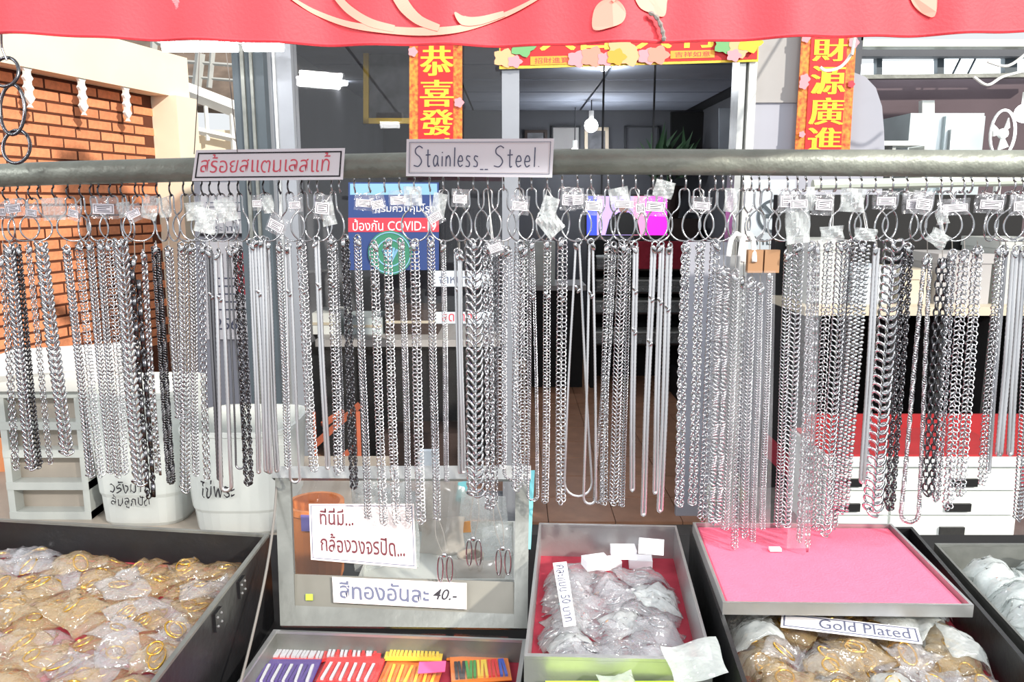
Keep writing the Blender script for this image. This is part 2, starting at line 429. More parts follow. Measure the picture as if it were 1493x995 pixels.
# cream beam, corner column and the plaster plinth
bm0, bm1 = A+wn*0.16-wd*0.3, B+wn*0.16+wd*0.25
g = G().hexa([bm0-wn*0.4, bm1-wn*0.4, bm1, bm0], [x for x in (bm0-wn*0.4, bm1-wn*0.4, bm1, bm0)])
g = G(); q = [bm0-wn*0.4, bm1-wn*0.4, bm1, bm0]
g.hexa([x+Vector((0, 0, 2.29)) for x in q], [x+Vector((0, 0, 2.60)) for x in q])
g.out('trim_1', M['cream'], label='thick cream beam along the top of the brick wall', cat='beam', **S)
g = G(); c0, c1 = B+wd*0.0+wn*0.02, B+wd*0.25+wn*0.02
q = [c0-wn*0.3, c1-wn*0.3, c1+wn*0.2, c0+wn*0.2]
g.hexa(q, [x+Vector((0, 0, 2.29)) for x in q])
g.out('trim_2', M['cream'], label='cream corner column at the end of the brick wall', cat='column', **S)
# white wavy pendants under the beam
for s in (0.52, 0.95, 1.36):
    c = A+wd*s+wn*0.13; prof = []
    for k in range(13):
        t = k/12; prof.append((0.026+0.010*math.cos(k*2.1)+(-0.02 if k > 10 else 0), 2.29-0.23*t))
    pts = [c-wd*r+Vector((0, 0, zz)) for r, zz in prof]+[c+wd*r+Vector((0, 0, zz)) for r, zz in reversed(prof)]
    G().prism(pts, wn*0.02).out('beam_pendant', M['white_paint'], label='white scalloped wooden pendant hanging under the cream beam', cat='ornament', group='pendants under the cream beam')
# salmon low wall and white booth frame beyond the column
q = [P(190, 640, 6.9), P(420, 640, 6.9), P(420, 430, 6.9), P(190, 430, 6.9)]
for v in q[:2]: v.z = 0
G().slab(q, 0.1).out('wall_back', M['salmon'], label='salmon plaster low wall behind the white buckets', cat='wall', **S)
booth = empty('booth_frame', P(310, 400, 7.3), 'white timber booth frame beside the brick wall', 'frame')
for (x0, y0, x1, y1, w) in ((262, 128, 360, 166, 22), (262, 185, 360, 206, 10), (272, 150, 276, 430, 10), (300, 155, 303, 205, 6), (338, 165, 342, 430, 8)):
    a, b = P(x0, y0, 7.3), P(x1, y1, 7.3); r = w*pxs(7.3)/2
    if y1 > 400: b = Vector((a.x, a.y, 0))
    G().tube([a, b], r, 4).out('rail' if abs(x1-x0) > 20 else 'post', M['white_paint'], booth)
q = qpx(268, 190, 360, 420, 7.4)
G().slab(q, 0.03).out('panel', M['cream'], booth)
# hall roof with trusses
q = [P(60, 150, 8.4), P(420, 165, 8.4), P(480, -60, 10.5), P(-60, -60, 10.5)]
roof = G().slab(q, 0.08).out('hall_roof', M['roof'], label='brown market hall roof seen between the steel trusses', cat='roof', **S)
truss = empty('roof_truss', P(250, 140, 7.9), 'grey steel roof truss above the cream beam', 'truss')
for (x0, y0, x1, y1, w) in ((80, 58, 240, 112, 6), (155, 62, 158, 92, 8), (175, 95, 215, 78, 6), (160, 60, 240, 100, 6), (205, 90, 212, 110, 6), (225, 55, 222, 108, 10),
                            (240, 60, 242, 120, 8), (292, 78, 286, 130, 14), (310, 75, 305, 128, 8), (225, 62, 350, 62, 8), (245, 88, 350, 96, 5), (250, 110, 350, 118, 4)):
    a, b = P(x0, y0, 7.9), P(x1, y1, 7.9)
    G().tube([a, b], w*pxs(7.9)/2, 4).out('bar', M['steelbar'], truss)

# ---- shop front
YF = 3.6
def X(px, py=140): return P(px, py, YF).x
g = G().box((X(352), YF-0.1, -0.015), (X(396), YF+0.25, 2.75))
pil = g.out('wall_pillar', M['slate'], label='dark slate pillar at the edge of the shop window', cat='pillar', **S)
for x0, x1, k in ((365, 370, 'alu_dull'), (378, 382, 'alu_dull')):
    G().box((X(x0), YF-0.115, 0), (X(x1), YF-0.1, 2.7)).out('groove_strip', M[k], pil)
win = empty('window_1', (X(550), YF, 0), 'wide shop window in a pale aluminium frame', 'window', kind='structure')
G().box((X(396), YF-0.04, 0), (X(430), YF+0.06, 2.7)).out('window_frame', M['frame_lav'], win)
G().box((X(404), YF-0.05, 0), (X(408), YF-0.04, 2.7)).out('window_bead', M['alu'], win)
G().box((X(732), YF-0.05, 0), (X(757), YF+0.07, 2.7)).out('window_frame', M['frame_lav'], win)
G().box((X(430), YF-0.03, 0), (X(732), YF+0.04, 0.12)).out('window_sill', M['frame_lav'], win)
G().box((X(430), YF, 0.12), (X(732), YF+0.008, 2.7)).out('pane', M['glass'], win)
df = empty('door_1', (X(900), YF, 0), 'open shop doorway with a silver frame', 'doorway', kind='structure')
G().box((X(1072), YF-0.05, 0), (X(1081), YF+0.07, 2.7)).out('door_frame', M['alu'], df)
G().box((X(1085), YF-0.06, 0), (X(1096), YF+0.07, 2.7)).out('door_frame', M['white_paint'], df)
G().box((X(1010), YF+0.02, 0), (X(1074), YF+0.05, 1.32)).out('door_leaf', M['wall_lav'], df)
pts = [Vector((X(1096), YF, 0))]
for px_, py_ in ((1240, 60), (1241, 104), (1262, 112), (1277, 128), (1286, 155), (1289, 190), (1290, 230)):
    v = P(px_, py_, YF); pts.append(v)
pts = [Vector((X(1096), YF, 0)), Vector((X(1096), YF, 2.75)), Vector((X(1240, 60), YF, 2.75))]+pts[2:]+[Vector((pts[-1].x, YF, 0))]
G().prism(pts, (0, 0.15, 0)).out('wall_right', M['wall_lav'], label='lavender grey wall with a rounded shoulder right of the shop door', cat='wall', **S)
G().box((X(1096), YF-0.012, 1.93), (X(1164), YF, 2.75)).out('trim_3', M['wall_grey'], label='grey board high on the lavender wall', cat='trim', **S)
# interior shell
G().box((-1.9, 7.5, 0), (1.83, 7.6, 2.4)).out('wall_shop_back', M['wall_dark'], label='dark grey back wall inside the shop', cat='wall', **S)
G().box((X(352)-0.1, 3.85, 0), (X(352), 7.5, 2.4)).out('wall_shop_left', M['wall_dark'], label='dark side wall inside the shop behind the pillar', cat='wall', **S)
G().box((1.5, 3.75, 0), (1.58, 4.4, 2.4)).box((1.58, 4.32, 0), (1.83, 4.4, 2.4)).box((1.75, 4.4, 0), (1.83, 7.5, 2.4)).out('wall_shop_right', M['wall_dark'], label='dark side wall inside the shop behind the lavender wall', cat='wall', **S)
ceil = G().box((-1.4, 3.62, 2.33), (1.58, 7.6, 2.42)).box((1.58, 4.32, 2.33), (1.83, 7.6, 2.42)).out('ceiling', M['ceil_grid'], label='ceiling of grey blue panels inside the shop', cat='ceiling', **S)
cm = G().box((0, 0, 0), (0.94, 0.57, 0.02)).mesh('panel', M['ceil'])
for i in range(3):
    for j in range(6):
        inst('panel', cm, (-1.30+i*0.96, 3.75+j*0.6, 2.311), parent=ceil)
G().box((-1.4, YF-0.05, 2.72), (1.62, YF+0.2, 3.0)).out('trim_4', M['slate'], label='slate fascia above the shop front', cat='trim', **S)

# right-hand neighbour shop
YR = 5.2
a = P(1240, 100, YR)
G().box((1.85, YR+0.6, 0), (4.6, YR+0.7, 2.38)).out('wall_neighbour', M['wall_mauve'], label='dull mauve wall of the neighbouring shop', cat='wall', **S)
q = qpx(1180, 68, 1520, 84, YR+0.4); G().slab(q, 0.1).out('trim_5', M['wall_dark'], label='dark beam above the bright window strip', cat='beam', **S)
q = qpx(1225, 60, 1520, 70, YR); G().slab(q, 0.1).out('trim_6', M['rail'], label='pale beam under the red valance', cat='beam', **S)
w2 = empty('window_2', P(1360, 112, YR+0.55), 'bright window strip high on the mauve wall', 'window', kind='structure')
for x0, x1, y0, y1 in ((1250, 1277, 94, 112), (1283, 1364, 90, 110), (1374, 1462, 86, 108), (1480, 1530, 84, 104)):
    G().slab(qpx(x0, y0, x1, y1, YR+0.5, -1), 0.02).out('pane', M['skypane'], w2)
for x0, x1, y0, y1 in ((1244, 1252, 86, 116), (1276, 1284, 84, 114), (1364, 1374, 84, 114), (1462, 1480, 80, 112)):
    G().slab(qpx(x0, y0, x1, y1, YR+0.46), 0.05).out('mullion', M['slate'], w2)
for px_ in (1394, 1416):
    G().tube([P(px_+6, 86, YR+0.45), P(px_-6, 110, YR+0.45)], 0.008, 4).out('bar', M['slate'], w2)
G().slab(qpx(1244, 110, 1530, 116, YR+0.45, -3), 0.06).out('window_sill', M['alu_dull'], w2)

# ------------------------------------------------------------------ things in the background
def thing_quad(name, q, th, m, **k): return G().slab(q, th).out(name, m, **k)
# fluorescent lamps; the last is a glowing stand-in for a window reflection
def tube_lamp(x0, y0, x1, y1, Y, r, label, arm=None):
    a, b = P(x0, y0, Y), P(x1, y1, Y); t = empty('lit_tube', a.lerp(b, 0.5), label, 'lamp')
    G().tube([a, b], r, 10).out('tube', M['tube'], t)
    G().box((min(a.x, b.x)-0.02, Y-0.03, max(a.z, b.z)+r), (max(a.x, b.x)+0.02, Y+0.03, max(a.z, b.z)+r+0.05)).out('fixture', M['white_paint'], t)
    if arm: G().tube([b+Vector((0, 0, r+0.04)), arm], 0.008, 6).out('bracket_arm', M['alu_dull'], t)
tube_lamp(238, 69, 346, 69, 3.2, 0.018, 'long lit fluorescent lamp under the hall roof', Vector((-1.13, 3.5, 2.4)))
tube_lamp(356, 66, 412, 66, 2.4, 0.018, 'short lit fluorescent lamp in front of the slate pillar', Vector((-1.1, 3.5, 2.65)))
tube_lamp(430, 119, 505, 115, 5.6, 0.045, 'glowing strip added inside the shop window as its bright reflection')  # lit tube added in place of a reflection in the glass
def bulb(px_, py_, Y, r, label, power):
    c = P(px_, py_, Y); t = empty('light_bulb', c, label, 'lamp')
    G().ball(c, r, 12, 8).out('bulb', M['bulb'], t, smooth=True)
    G().tube([c+Vector((0, 0, r*0.8)), c+Vector((0, 0, r+0.06))], 0.02, 8).out('socket', M['white_paint'], t)
    top = 2.31
    if top > c.z+r+0.06: G().tube([c+Vector((0, 0, r+0.05)), Vector((c.x, c.y, top))], 0.005, 5).out('cord', M['ceil_grid'], t)
    l = bpy.data.lights.new('bulb_light', 'POINT'); l.energy = power; l.shadow_soft_size = r; l.color = (0.93, 0.96, 1)
    o = bpy.data.objects.new('bulb_light', l); COL.objects.link(o); o.location = c-Vector((0, 0, r+0.03)); o['kind'] = 'helper'
bulb(862, 183, 6.6, 0.055, 'bare white bulb hanging deep inside the shop', 9)
bulb(880, 97, 5.0, 0.03, 'small white bulb under the shop ceiling near the door', 5)
bulb(838, 221, 7.1, 0.035, 'small glowing bulb just above the grey pipe in the shop', 2)
# picture frames inside the shop
def picture(x0, y0, x1, y1, Y, fm, pm, label, w=0.03):
    q = qpx(x0, y0, x1, y1, Y); t = empty('picture_frame', q[0].lerp(q[1], 0.5), label, 'picture')
    h = (q[3]-q[0]).length
    border(G(), q, 0, w/h, 0.03, 0.015).out('frame', fm, t)
    G().slab(q, 0.015).out('print', pm, t)
picture(531, 55, 610, 181, 4.6, M['gold_frame'], M['picture'], 'large gilt picture frame behind the shop window', 0.03)
picture(852, 186, 887, 224, 7.485, M['cream'], M['picture'], 'white framed picture on the shop back wall')
picture(804, 184, 846, 226, 7.485, M['ceil_grid'], M['wall_grey'], 'dark framed print on the shop back wall', 0.015)
picture(765, 190, 798, 226, 7.485, M['dark_wood'], M['picture'], 'brown framed print beside the dark framed print', 0.025)
picture(910, 184, 960, 226, 7.485, M['ceil_grid'], M['wall_dark'], 'black framed dark print behind the plant', 0.015)
thing_quad('poster', qpx(1048, 158, 1082, 226, 6.0), 0.01, M['notice'], label='pale poster on the wall inside the shop door', cat='poster')
thing_quad('pin_board', qpx(978, 164, 1032, 226, 7.47), 0.05, M['black_matt'], label='black board on the wall behind the dark plant', cat='board')
# plant
pc = P(975, 232, 7.1)
plant = empty('potted_plant', Vector((pc.x, 7.1, 1.36)), 'dark leafy plant inside the shop', 'plant')
lm = G().add([(0, 0, 0), (0.022, 0, 0.12), (0, 0.004, 0.3), (-0.022, 0, 0.12)], [(0, 1, 2, 3)]).mesh('leaf', M['plant'])
for k in range(46):
    r_ = random.uniform(-1.1, 1.1)
    inst('leaf', lm, (pc.x+random.uniform(-0.14, 0.14), 7.1+random.uniform(-0.1, 0.1), pc.z-0.1+random.uniform(-0.1, 0.12)), (random.uniform(-0.6, 0.6), r_, random.uniform(-1, 1)), plant)
G().lathe([(0.10, 0), (0.14, 0.28), (0.12, 0.28), (0.10, 0.05)], (pc.x, 7.1, 1.36), 16).out('pot', M['dark_wood'], plant)
G().tube([(pc.x, 7.1, 1.5), (pc.x, 7.1, pc.z)], 0.012, 6).out('stem', M['plant'], plant)
thing_quad('plant_stand', [Vector((P(930, 330, 7.18).x, 7.18, 0)), Vector((P(1010, 330, 7.18).x, 7.18, 0)), Vector((P(1010, 330, 7.18).x, 7.18, 1.355)), Vector((P(930, 330, 7.18).x, 7.18, 1.355))], 0.4, M['dark_wood'], label='dark stand under the plant in the shop', cat='stand')
# interior furniture behind the chains
ct = empty('shop_counter', (-0.6, 4.7, 0), 'dark shop counter behind the window', 'counter')
G().box((-1.1, 4.5, 0), (-0.1, 5.1, 0.68)).out('body', M['black_matt'], ct)
G().box((-1.13, 4.46, 0.68), (-0.07, 5.12, 0.72)).out('top', M['wall_grey'], ct)
for i, (x0, y0, x1, y1, mm, lb) in enumerate(((452, 455, 500, 500, 'plast_white', 'white carton at the end of the shop counter'), (505, 462, 560, 506, 'fridge', 'pale grey carton in the middle of the shop counter'), (566, 450, 640, 500, 'dark_wood', 'brown carton on the shop counter'))):
    q = qpx(x0, y0, x1, y1, 4.7); bz0 = 0.7205
    t = empty('carton', Vector(((q[0].x+q[1].x)/2, 4.75, bz0)), lb, 'carton')
    G().box((q[0].x, 4.65, bz0), (q[1].x, 4.95, q[2].z)).out('box', M[mm], t)
    G().box((q[0].x+0.002, 4.645, (bz0+q[2].z)/2-0.008), (q[1].x-0.002, 4.65, (bz0+q[2].z)/2+0.008)).out('tape', M['beige'], t)
st = empty('wooden_stool', P(480, 700, 4.1), 'orange brown wooden stool rails behind the window', 'stool')
for (x0, y0, x1, y1) in ((452, 655, 525, 590), (460, 700, 520, 650), (450, 640, 420, 600), (470, 620, 500, 600)):
    G().tube([P(x0, y0, 4.1), P(x1, y1, 4.2)], 0.018, 4).out('rail', M['wood_orange'], st)
for x0 in (455, 520):
    v = P(x0, 600, 4.15); G().tube([v, Vector((v.x, v.y, 0))], 0.018, 4).out('leg', M['wood_orange'], st)
rb = G().box((P(560, 650, 4.3).x, 4.2, 0), (P(690, 650, 4.3).x, 4.45, P(600, 625, 4.3).z)).out('blanket_chest', M['dark_wood'], label='dark maroon chest low behind the window', cat='chest')
# blue health poster on the glass, with red band and round green emblem
q = qpx(508, 266, 640, 394, YF-0.02); po = empty('health_poster', q[0].lerp(q[1], 0.5), 'blue health notice with red band taped to the shop window', 'poster')
G().slab(q, 0.004).out('sheet', M['blue_print'], po)
G().slab(front(sub(q, 0.02, 0.86, 0.98, 0.985), 0.003), 0.002).out('header', M['blue_light'], po)
G().slab(front(sub(q, 0.0, 0.44, 1.0, 0.60), 0.003), 0.002).out('red_band', M['red_print'], po)
qq = front(q, 0.0045)
text('lettering', 'ป้องกัน COVID-19', qq, (0.05, 0.455, 0.97, 0.585), M['ink_white'], po, 0.001)
text('lettering', 'กรมควบคุมโรค', qq, (0.3, 0.64, 0.96, 0.76), M['ink_white'], po, 0.001)
cc = P(569, 369, YF-0.03); em = empty('emblem_sticker', cc-Vector((0, 0, 0.12)), 'round green emblem sticker on the shop window', 'sticker')
r0 = 32*pxs(YF, 370)
def disc(c, r, m, name, par, dy=0.0, n=28, r_in=0.0):
    g = G(); c = Vector(c)+Vector((0, dy, 0))
    if r_in:
        for k in range(n):
            a0, a1 = 2*math.pi*k/n, 2*math.pi*(k+1)/n
            g.hexa([c+Vector((rr*math.cos(a), 0, rr*math.sin(a))) for rr, a in ((r_in, a0), (r, a0), (r, a1), (r_in, a1))],
                   [c+Vector((rr*math.cos(a), -0.002, rr*math.sin(a))) for rr, a in ((r_in, a0), (r, a0), (r, a1), (r_in, a1))])
    else:
        g.prism([c+Vector((r*math.cos(2*math.pi*k/n), 0, r*math.sin(2*math.pi*k/n))) for k in range(n)], (0, -0.002, 0))
    return g.out(name, m, par)
disc(cc, r0, M['green_print'], 'disc', em)
disc(cc, r0*0.94, M['blue_light'], 'ring', em, -0.003, r_in=r0*0.90)
disc(cc, r0*0.62, M['blue_light'], 'ring', em, -0.003, r_in=r0*0.57)
for k in range(5):
    a = -0.8+k*0.4
    G().tube([cc+Vector((r0*0.5*math.sin(a)*s, -0.005, r0*(-0.45+0.8*s*math.cos(a*0.7)))) for s in (0.1, 0.5, 0.9)], 0.006, 4).out('stroke', M['blue_light'], em)
# small white shelf notices behind the chains
for (x0, y0, x1, y1, s, lb) in ((632, 395, 715, 418, 'จำหน่าย', 'white paper strip with grey lettering on the shop window'), (636, 455, 720, 472, 'ลดราคา', 'narrow white strip with red edge on the shop window')):
    q = qpx(x0, y0, x1, y1, YF-0.02); t = empty('paper_notice', q[0].lerp(q[1], .5), lb, 'notice')
    G().slab(q, 0.003).out('sheet', M['notice'], t); text('lettering', s, front(q, 0.002), (0.1, 0.2, 0.7, 0.85), M['ink_grey'] if y0 < 420 else M['red_print'], t)
# lit display screen in the door
q = qpx(853, 283, 974, 346, 4.4); sc = empty('display_screen', q[0].lerp(q[1], .5), 'lit display with blue and magenta halves and a dark figure', 'screen')
G().slab(q, 0.03).out('body', M['blackscreen'], sc)
qf = front(q, 0.017)
for u0, u1, mm in ((0.02, 0.14, 'scr_blue'), (0.14, 0.40, 'scr_lilac'), (0.40, 0.58, 'scr_lilac'), (0.58, 0.72, 'scr_pink'), (0.72, 0.98, 'scr_mag')):
    G().slab(sub(qf, u0, 0.05, u1, 0.95), 0.003).out('colour_band', M[mm], sc)
fg = front(q, 0.02)
G().prism([quad_map(fg, u, v) for u, v in ((0.24, 0.06), (0.66, 0.06), (0.62, 0.42), (0.52, 0.58), (0.40, 0.58), (0.29, 0.42))], (0, -0.004, 0)).out('figure_body', M['blackscreen'], sc)
for u in (0.2, 0.8):
    v = quad_map(q, u, 1); G().tube([v, Vector((v.x, v.y, 2.311))], 0.006, 5).out('hanger_rod', M['ceil_grid'], sc)
hd = quad_map(fg, 0.46, 0.70); G().ball(hd, 0.028, 10, 8, (1, 0.2, 1.2)).out('figure_head', M['skin'], sc)
# shelf rack with clear bins inside the door
rk = empty('bin_rack', (P(930, 500, 6.45).x, 6.45, 0), 'dark rack of clear plastic bins in the doorway', 'rack')
xa, xb = P(862, 450, 6.45).x, P(1015, 450, 6.45).x
G().box((xa, 6.75, 0), (xb, 6.8, P(900, 352, 6.5).z)).out('back', M['black_matt'], rk)
for x_ in (xa, xb): G().box((x_-0.015, 6.3, 0), (x_+0.015, 6.75, P(900, 355, 6.5).z)).out('side', M['black_matt'], rk)
for k, py_ in enumerate((392, 425, 455, 500)):
    zz = P(900, py_, 6.35).z
    G().box((xa, 6.3, zz-0.012), (xb, 6.75, zz)).out('shelf', M['dark_wood'], rk)
    if k < 4:
        for j in range(3):
            w_ = (xb-xa)/3; x_ = xa+j*w_
            bz_ = 0.085
            bn = G().box((x_+0.024, 6.32, zz+.0002), (x_+w_-0.024, 6.55, zz+bz_)).out('storage_bin', M['film_white'], label='clear plastic bin on the '+('top', 'second', 'third', 'bottom')[k]+' shelf of the doorway rack', cat='bin', group='bins on the doorway rack')
            G().box((x_+0.021, 6.315, zz+bz_), (x_+w_-0.021, 6.55, zz+bz_+0.012)).out('lid', M['plast_grey'], bn)
thing_quad('maroon_cloth', qpx(925, 352, 1012, 392, 6.279), 0.04, M['velvet'], label='maroon cloth hanging above the clear bins', cat='cloth')
tb = empty('low_table', (P(800, 520, 6.5).x, 6.5, 0), 'dark low table at the left of the doorway', 'table')
xa, xb = P(765, 520, 6.5).x, P(850, 520, 6.5).x
G().box((xa, 6.3, 0.8), (xb, 6.8, 0.84)).out('top', M['wall_grey'], tb); G().box((xa+.02, 6.32, 0), (xb-.02, 6.78, 0.8)).out('body', M['black_matt'], tb)
G().box((P(765, 370, 6.5).x, 6.35, 0.84), (P(808, 370, 6.5).x, 6.6, P(765, 352, 6.5).z)).out('parcel', M['plast_grey'], label='grey parcel standing on the low table', cat='parcel')
G().box((P(985, 520, 6).x, 5.75, 0), (P(1060, 520, 6).x, 6.2, P(900, 540, 6).z)).out('low_chest', M['black_matt'], label='black chest on the tiled floor behind the bins', cat='chest')

# couplet banners
def couplet(x0, y0, x1, y1, lean, chars, label, Y=YF-0.06):
    q = [P(x0-lean, y1, Y), P(x1-lean, y1, Y), P(x1, y0, Y), P(x0, y0, Y)]
    t = empty('couplet_banner', q[0].lerp(q[1], .5), label, 'banner')
    G().slab(q, 0.006).out('border', M['banner_edge'], t)
    G().slab(front(sub(q, 0.17, 0.03, 0.83, 0.99), 0.005), 0.004).out('panel', M['banner_red'], t)
    qf = front(q, 0.0075); n = len(chars); s_ = y1-y0
    for ch, c0, c1 in chars:
        v1, v0 = 1-(c0-y0)/s_, 1-(c1-y0)/s_
        text('character', ch, qf, (0.22, v0, 0.82, v1), M['banner_gold'], t, 0.001, thick=0.035)
    for k in range(9):
        u = random.choice((0.07, 0.09, 0.91, 0.94)); v = random.uniform(0.03, 0.97)
        mm = random.choice(('pinkflower', 'greenleaf', 'banner_gold', 'peach', 'red_print'))
        c = quad_map(qf, u, v); r = random.uniform(0.012, 0.022)
        pts = [c+Vector((r*math.cos(a)*(1+0.14*math.cos(5*a)), -0.0015*k, r*math.sin(a)*(1+0.14*math.cos(5*a)))) for a in [2*math.pi*i/20 for i in range(20)]]
        G().prism(pts, (0, -0.002, 0)).out('flower', M[mm], t)
    return q, t
couplet(597, -140, 674, 250, 0, (('恭', 62, 106), ('喜', 112, 152), ('發', 156, 195), ('財', 199, 240)), 'red hanging banner with gold characters above the Stainless Steel sign')
couplet(1180, -140, 1251+9, 232, 22, (('財', 52, 85), ('源', 92, 134), ('廣', 139, 180), ('進', 184, 222)), 'red hanging banner with gold characters on the lavender wall')
q = qpx(728, 30, 1107, 99, YF-0.07); q[0] = P(728, 101, YF-0.07); q[1] = P(1105, 90, YF-0.07)
t = empty('lintel_banner', q[0].lerp(q[1], .5), 'wide red and gold festive banner over the shop door', 'banner')
G().slab(q, 0.006).out('border', M['banner_gold'], t)
G().slab(front(sub(q, 0.005, 0.06, 0.995, 1.0), 0.004), 0.004).out('panel', M['banner_red'], t)
qf = front(q, 0.0065)
for k, (ch, u0, u1) in enumerate((('大', 0.16, 0.29), ('吉', 0.30, 0.44), ('大', 0.53, 0.66), ('利', 0.68, 0.82))):
    text('character', ch, qf, (u0, 0.36, u1, 1.1), M['banner_gold'], t, 0.001, thick=0.035)
for u0, u1, v0, v1, mm in ((0.12, 0.285, 0.06, 0.24, 'banner_orange'), (0.66, 0.83, 0.12, 0.30, 'banner_orange')):
    pl = G().slab(front(sub(q, u0, v0, u1, v1), 0.0075), 0.003).out('plaque', M[mm], t)
    text('lettering', '招財進寶' if u0 < .5 else '吉祥如意', front(sub(q, u0, v0, u1, v1), 0.0092), (0.1, 0.15, 0.9, 0.85), M['red_print'], pl, 0.0006)
for kk, (u, v, r, mm) in enumerate(((0.02, 0.22, .045, 'skinprint'), (0.06, 0.14, .03, 'pinkflower'), (0.09, 0.45, .05, 'greenleaf'), (0.3, 0.16, .04, 'pinkflower'), (0.36, 0.2, .05, 'peach'), (0.41, 0.14, .035, 'pinkflower'),
                    (0.47, 0.36, .058, 'skinprint'), (0.5, 0.2, .05, 'skinprint'), (0.45, 0.18, .04, 'banner_orange'), (0.57, 0.18, .04, 'pinkflower'), (0.61, 0.2, .045, 'peach'), (0.87, 0.42, .05, 'greenleaf'),
                    (0.92, 0.3, .045, 'skinprint'), (0.96, 0.45, .05, 'banner_gold'), (0.9, 0.14, .03, 'pinkflower'))):
    c = quad_map(qf, u, v)
    pts = [c+Vector((r*math.cos(a)*(1+0.18*math.cos(5*a)), -0.003-0.0012*kk, 0.8*r*math.sin(a)*(1+0.18*math.cos(5*a)))) for a in [2*math.pi*i/20 for i in range(20)]]
    G().prism(pts, (0, -0.002, 0)).out('flower', M[mm], t)
# no smoking notice on the lavender wall
q = qpx(1088, 262, 1160, 392, YF-0.03); t = empty('no_smoking_notice', q[0].lerp(q[1], .5), 'pale notice with a crossed circle on the lavender wall', 'notice')
G().slab(q, 0.004).out('sheet', M['notice'], t)
c = P(1128, 315, YF-0.035); disc(c, 24*pxs(YF, 315), M['slate'], 'ring', t, 0, r_in=20*pxs(YF, 315))
r_ = 22*pxs(YF, 315)
G().slab([c+Vector((-r_*.7-.005, -0.003, r_*.7-.005)), c+Vector((r_*.7-.005, -0.003, -r_*.7-.005)), c+Vector((r_*.7+.005, -0.003, -r_*.7+.005)), c+Vector((-r_*.7+.005, -0.003, r_*.7+.005))], 0.002).out('bar', M['slate'], t)
G().box(c+Vector((-r_*.6, -0.004, -.008)), c+Vector((r_*.5, -0.002, .008))).out('cigarette', M['slate'], t)
text('lettering', 'ห้ามสูบ', front(q, 0.003), (0.1, 0.24, 0.9, 0.37), M['slate'], t)
# pinned notices on a pale post behind the left chains
q = qpx(288, 262, 372, 505, 5.0); post = G().slab([Vector((v.x, v.y, 0 if i < 2 else v.z)) for i, v in enumerate(q)], 0.12).out('notice_post', M['wall_lav'], label='pale post covered with pinned notices left of the slate pillar', cat='post')
for (x0, y0, x1, y1, mm, lb, s) in ((292, 266, 362, 345, 'paper', 'white printed sheet at the top of the pale post', 'ประกาศ'), (300, 352, 372, 495, 'paper', 'white sheet with a red picture on the pale post', '2566')):
    q = qpx(x0, y0, x1, y1, 4.9); t = empty('pinned_notice', q[0].lerp(q[1], .5), lb, 'notice')
    G().slab(q, 0.004).out('sheet', M[mm], t)
    text('lettering', s, front(q, .003), (0.2, 0.1, 0.8, 0.22), M['ink_grey'], t)
    for k in range(5):
        G().slab(front(sub(q, 0.12, 0.3+k*0.08, 0.85-0.1*(k % 2), 0.315+k*0.08), .003), 0.001).out('text_line', M['ink_grey'], t)
    if y0 > 340:
        G().prism([quad_map(front(q, .005), u, v) for u, v in ((0.62, 0.5), (0.86, 0.45), (0.95, 0.8), (0.8, 0.95), (0.66, 0.85))], (0, -0.002, 0)).out('picture_patch', M['red_print'], t)
    else: G().slab(front(sub(q, 0.0, 0.0, 1.0, 0.06), .003), 0.001).out('edge_strip', M['ink_black'], t)

# neighbour shop contents
fr = empty('refrigerator', (P(1380, 230, 5.1).x, 5.1, 0), 'pale grey refrigerator in the neighbouring shop', 'refrigerator')
xa, xb = P(1325, 200, 4.9).x, P(1432, 200, 4.9).x; zt = P(1380, 165, 4.9).z
G().box((xa, 4.9, 0), (xb, 5.5, zt)).out('body', M['fridge'], fr)
G().box((xa+(xb-xa)*0.45, 4.87, 0.05), (xb-0.01, 4.9, zt-0.02)).out('door', M['fridge'], fr)
G().box((xa+(xb-xa)*0.5, 4.84, zt-0.35), (xa+(xb-xa)*0.53, 4.87, zt-0.1)).out('handle', M['alu'], fr)
xa, xb = P(1293, 200, 4.7).x, P(1344, 200, 4.7).x
ws = empty('white_shelf', (xa, 4.7, 0), 'white edged shelf standing beside the refrigerator', 'shelf')
zz = P(1300, 207, 4.6).z
G().box((P(1270, 207, 4.6).x, 4.6, zz-0.02), (P(1346, 207, 4.6).x, 4.85, zz+0.006)).out('top', M['plast_white'], ws)
for x_ in (xa, xb-0.02): G().box((x_, 4.62, 0), (x_+0.02, 4.8, zz-0.02)).out('side', M['plast_grey'], ws)
q = qpx(1342, 147, 1360, 174, 5.6); G().slab(q, 0.05).out('wall_lantern', M['plast_white'], label='small pale lantern on the mauve wall', cat='lantern')
cf = P(1462, 195, 4.6); fan = empty('electric_fan', cf-Vector((0, 0, 0.3)), 'round electric fan in the neighbouring shop', 'fan')
rr = 24*pxs(4.6, 195)
G().tube([cf+Vector((rr*math.cos(a)*0.75, 0, rr*1.4*math.sin(a))) for a in [2*math.pi*k/24 for k in range(24)]], 0.008, 5, True).out('guard', M['plast_white'], fan)
for k in range(3):
    a = 2.1*k+0.4; G().prism([cf, cf+Vector((rr*.6*math.cos(a), .02, rr*math.sin(a))), cf+Vector((rr*.6*math.cos(a+0.8), -.01, rr*math.sin(a+0.8)))], (0, 0.01, 0)).out('blade', M['plast_grey'], fan)
G().ball(cf, 0.03, 10, 6).out('hub', M['plast_grey'], fan); G().tube([cf-Vector((0, 0, rr)), Vector((cf.x, cf.y, 0))], 0.02, 8).out('stand', M['plast_grey'], fan)
bulb(1494, 165, 4.4, 0.05, 'bright bulb beside the electric fan', 4)
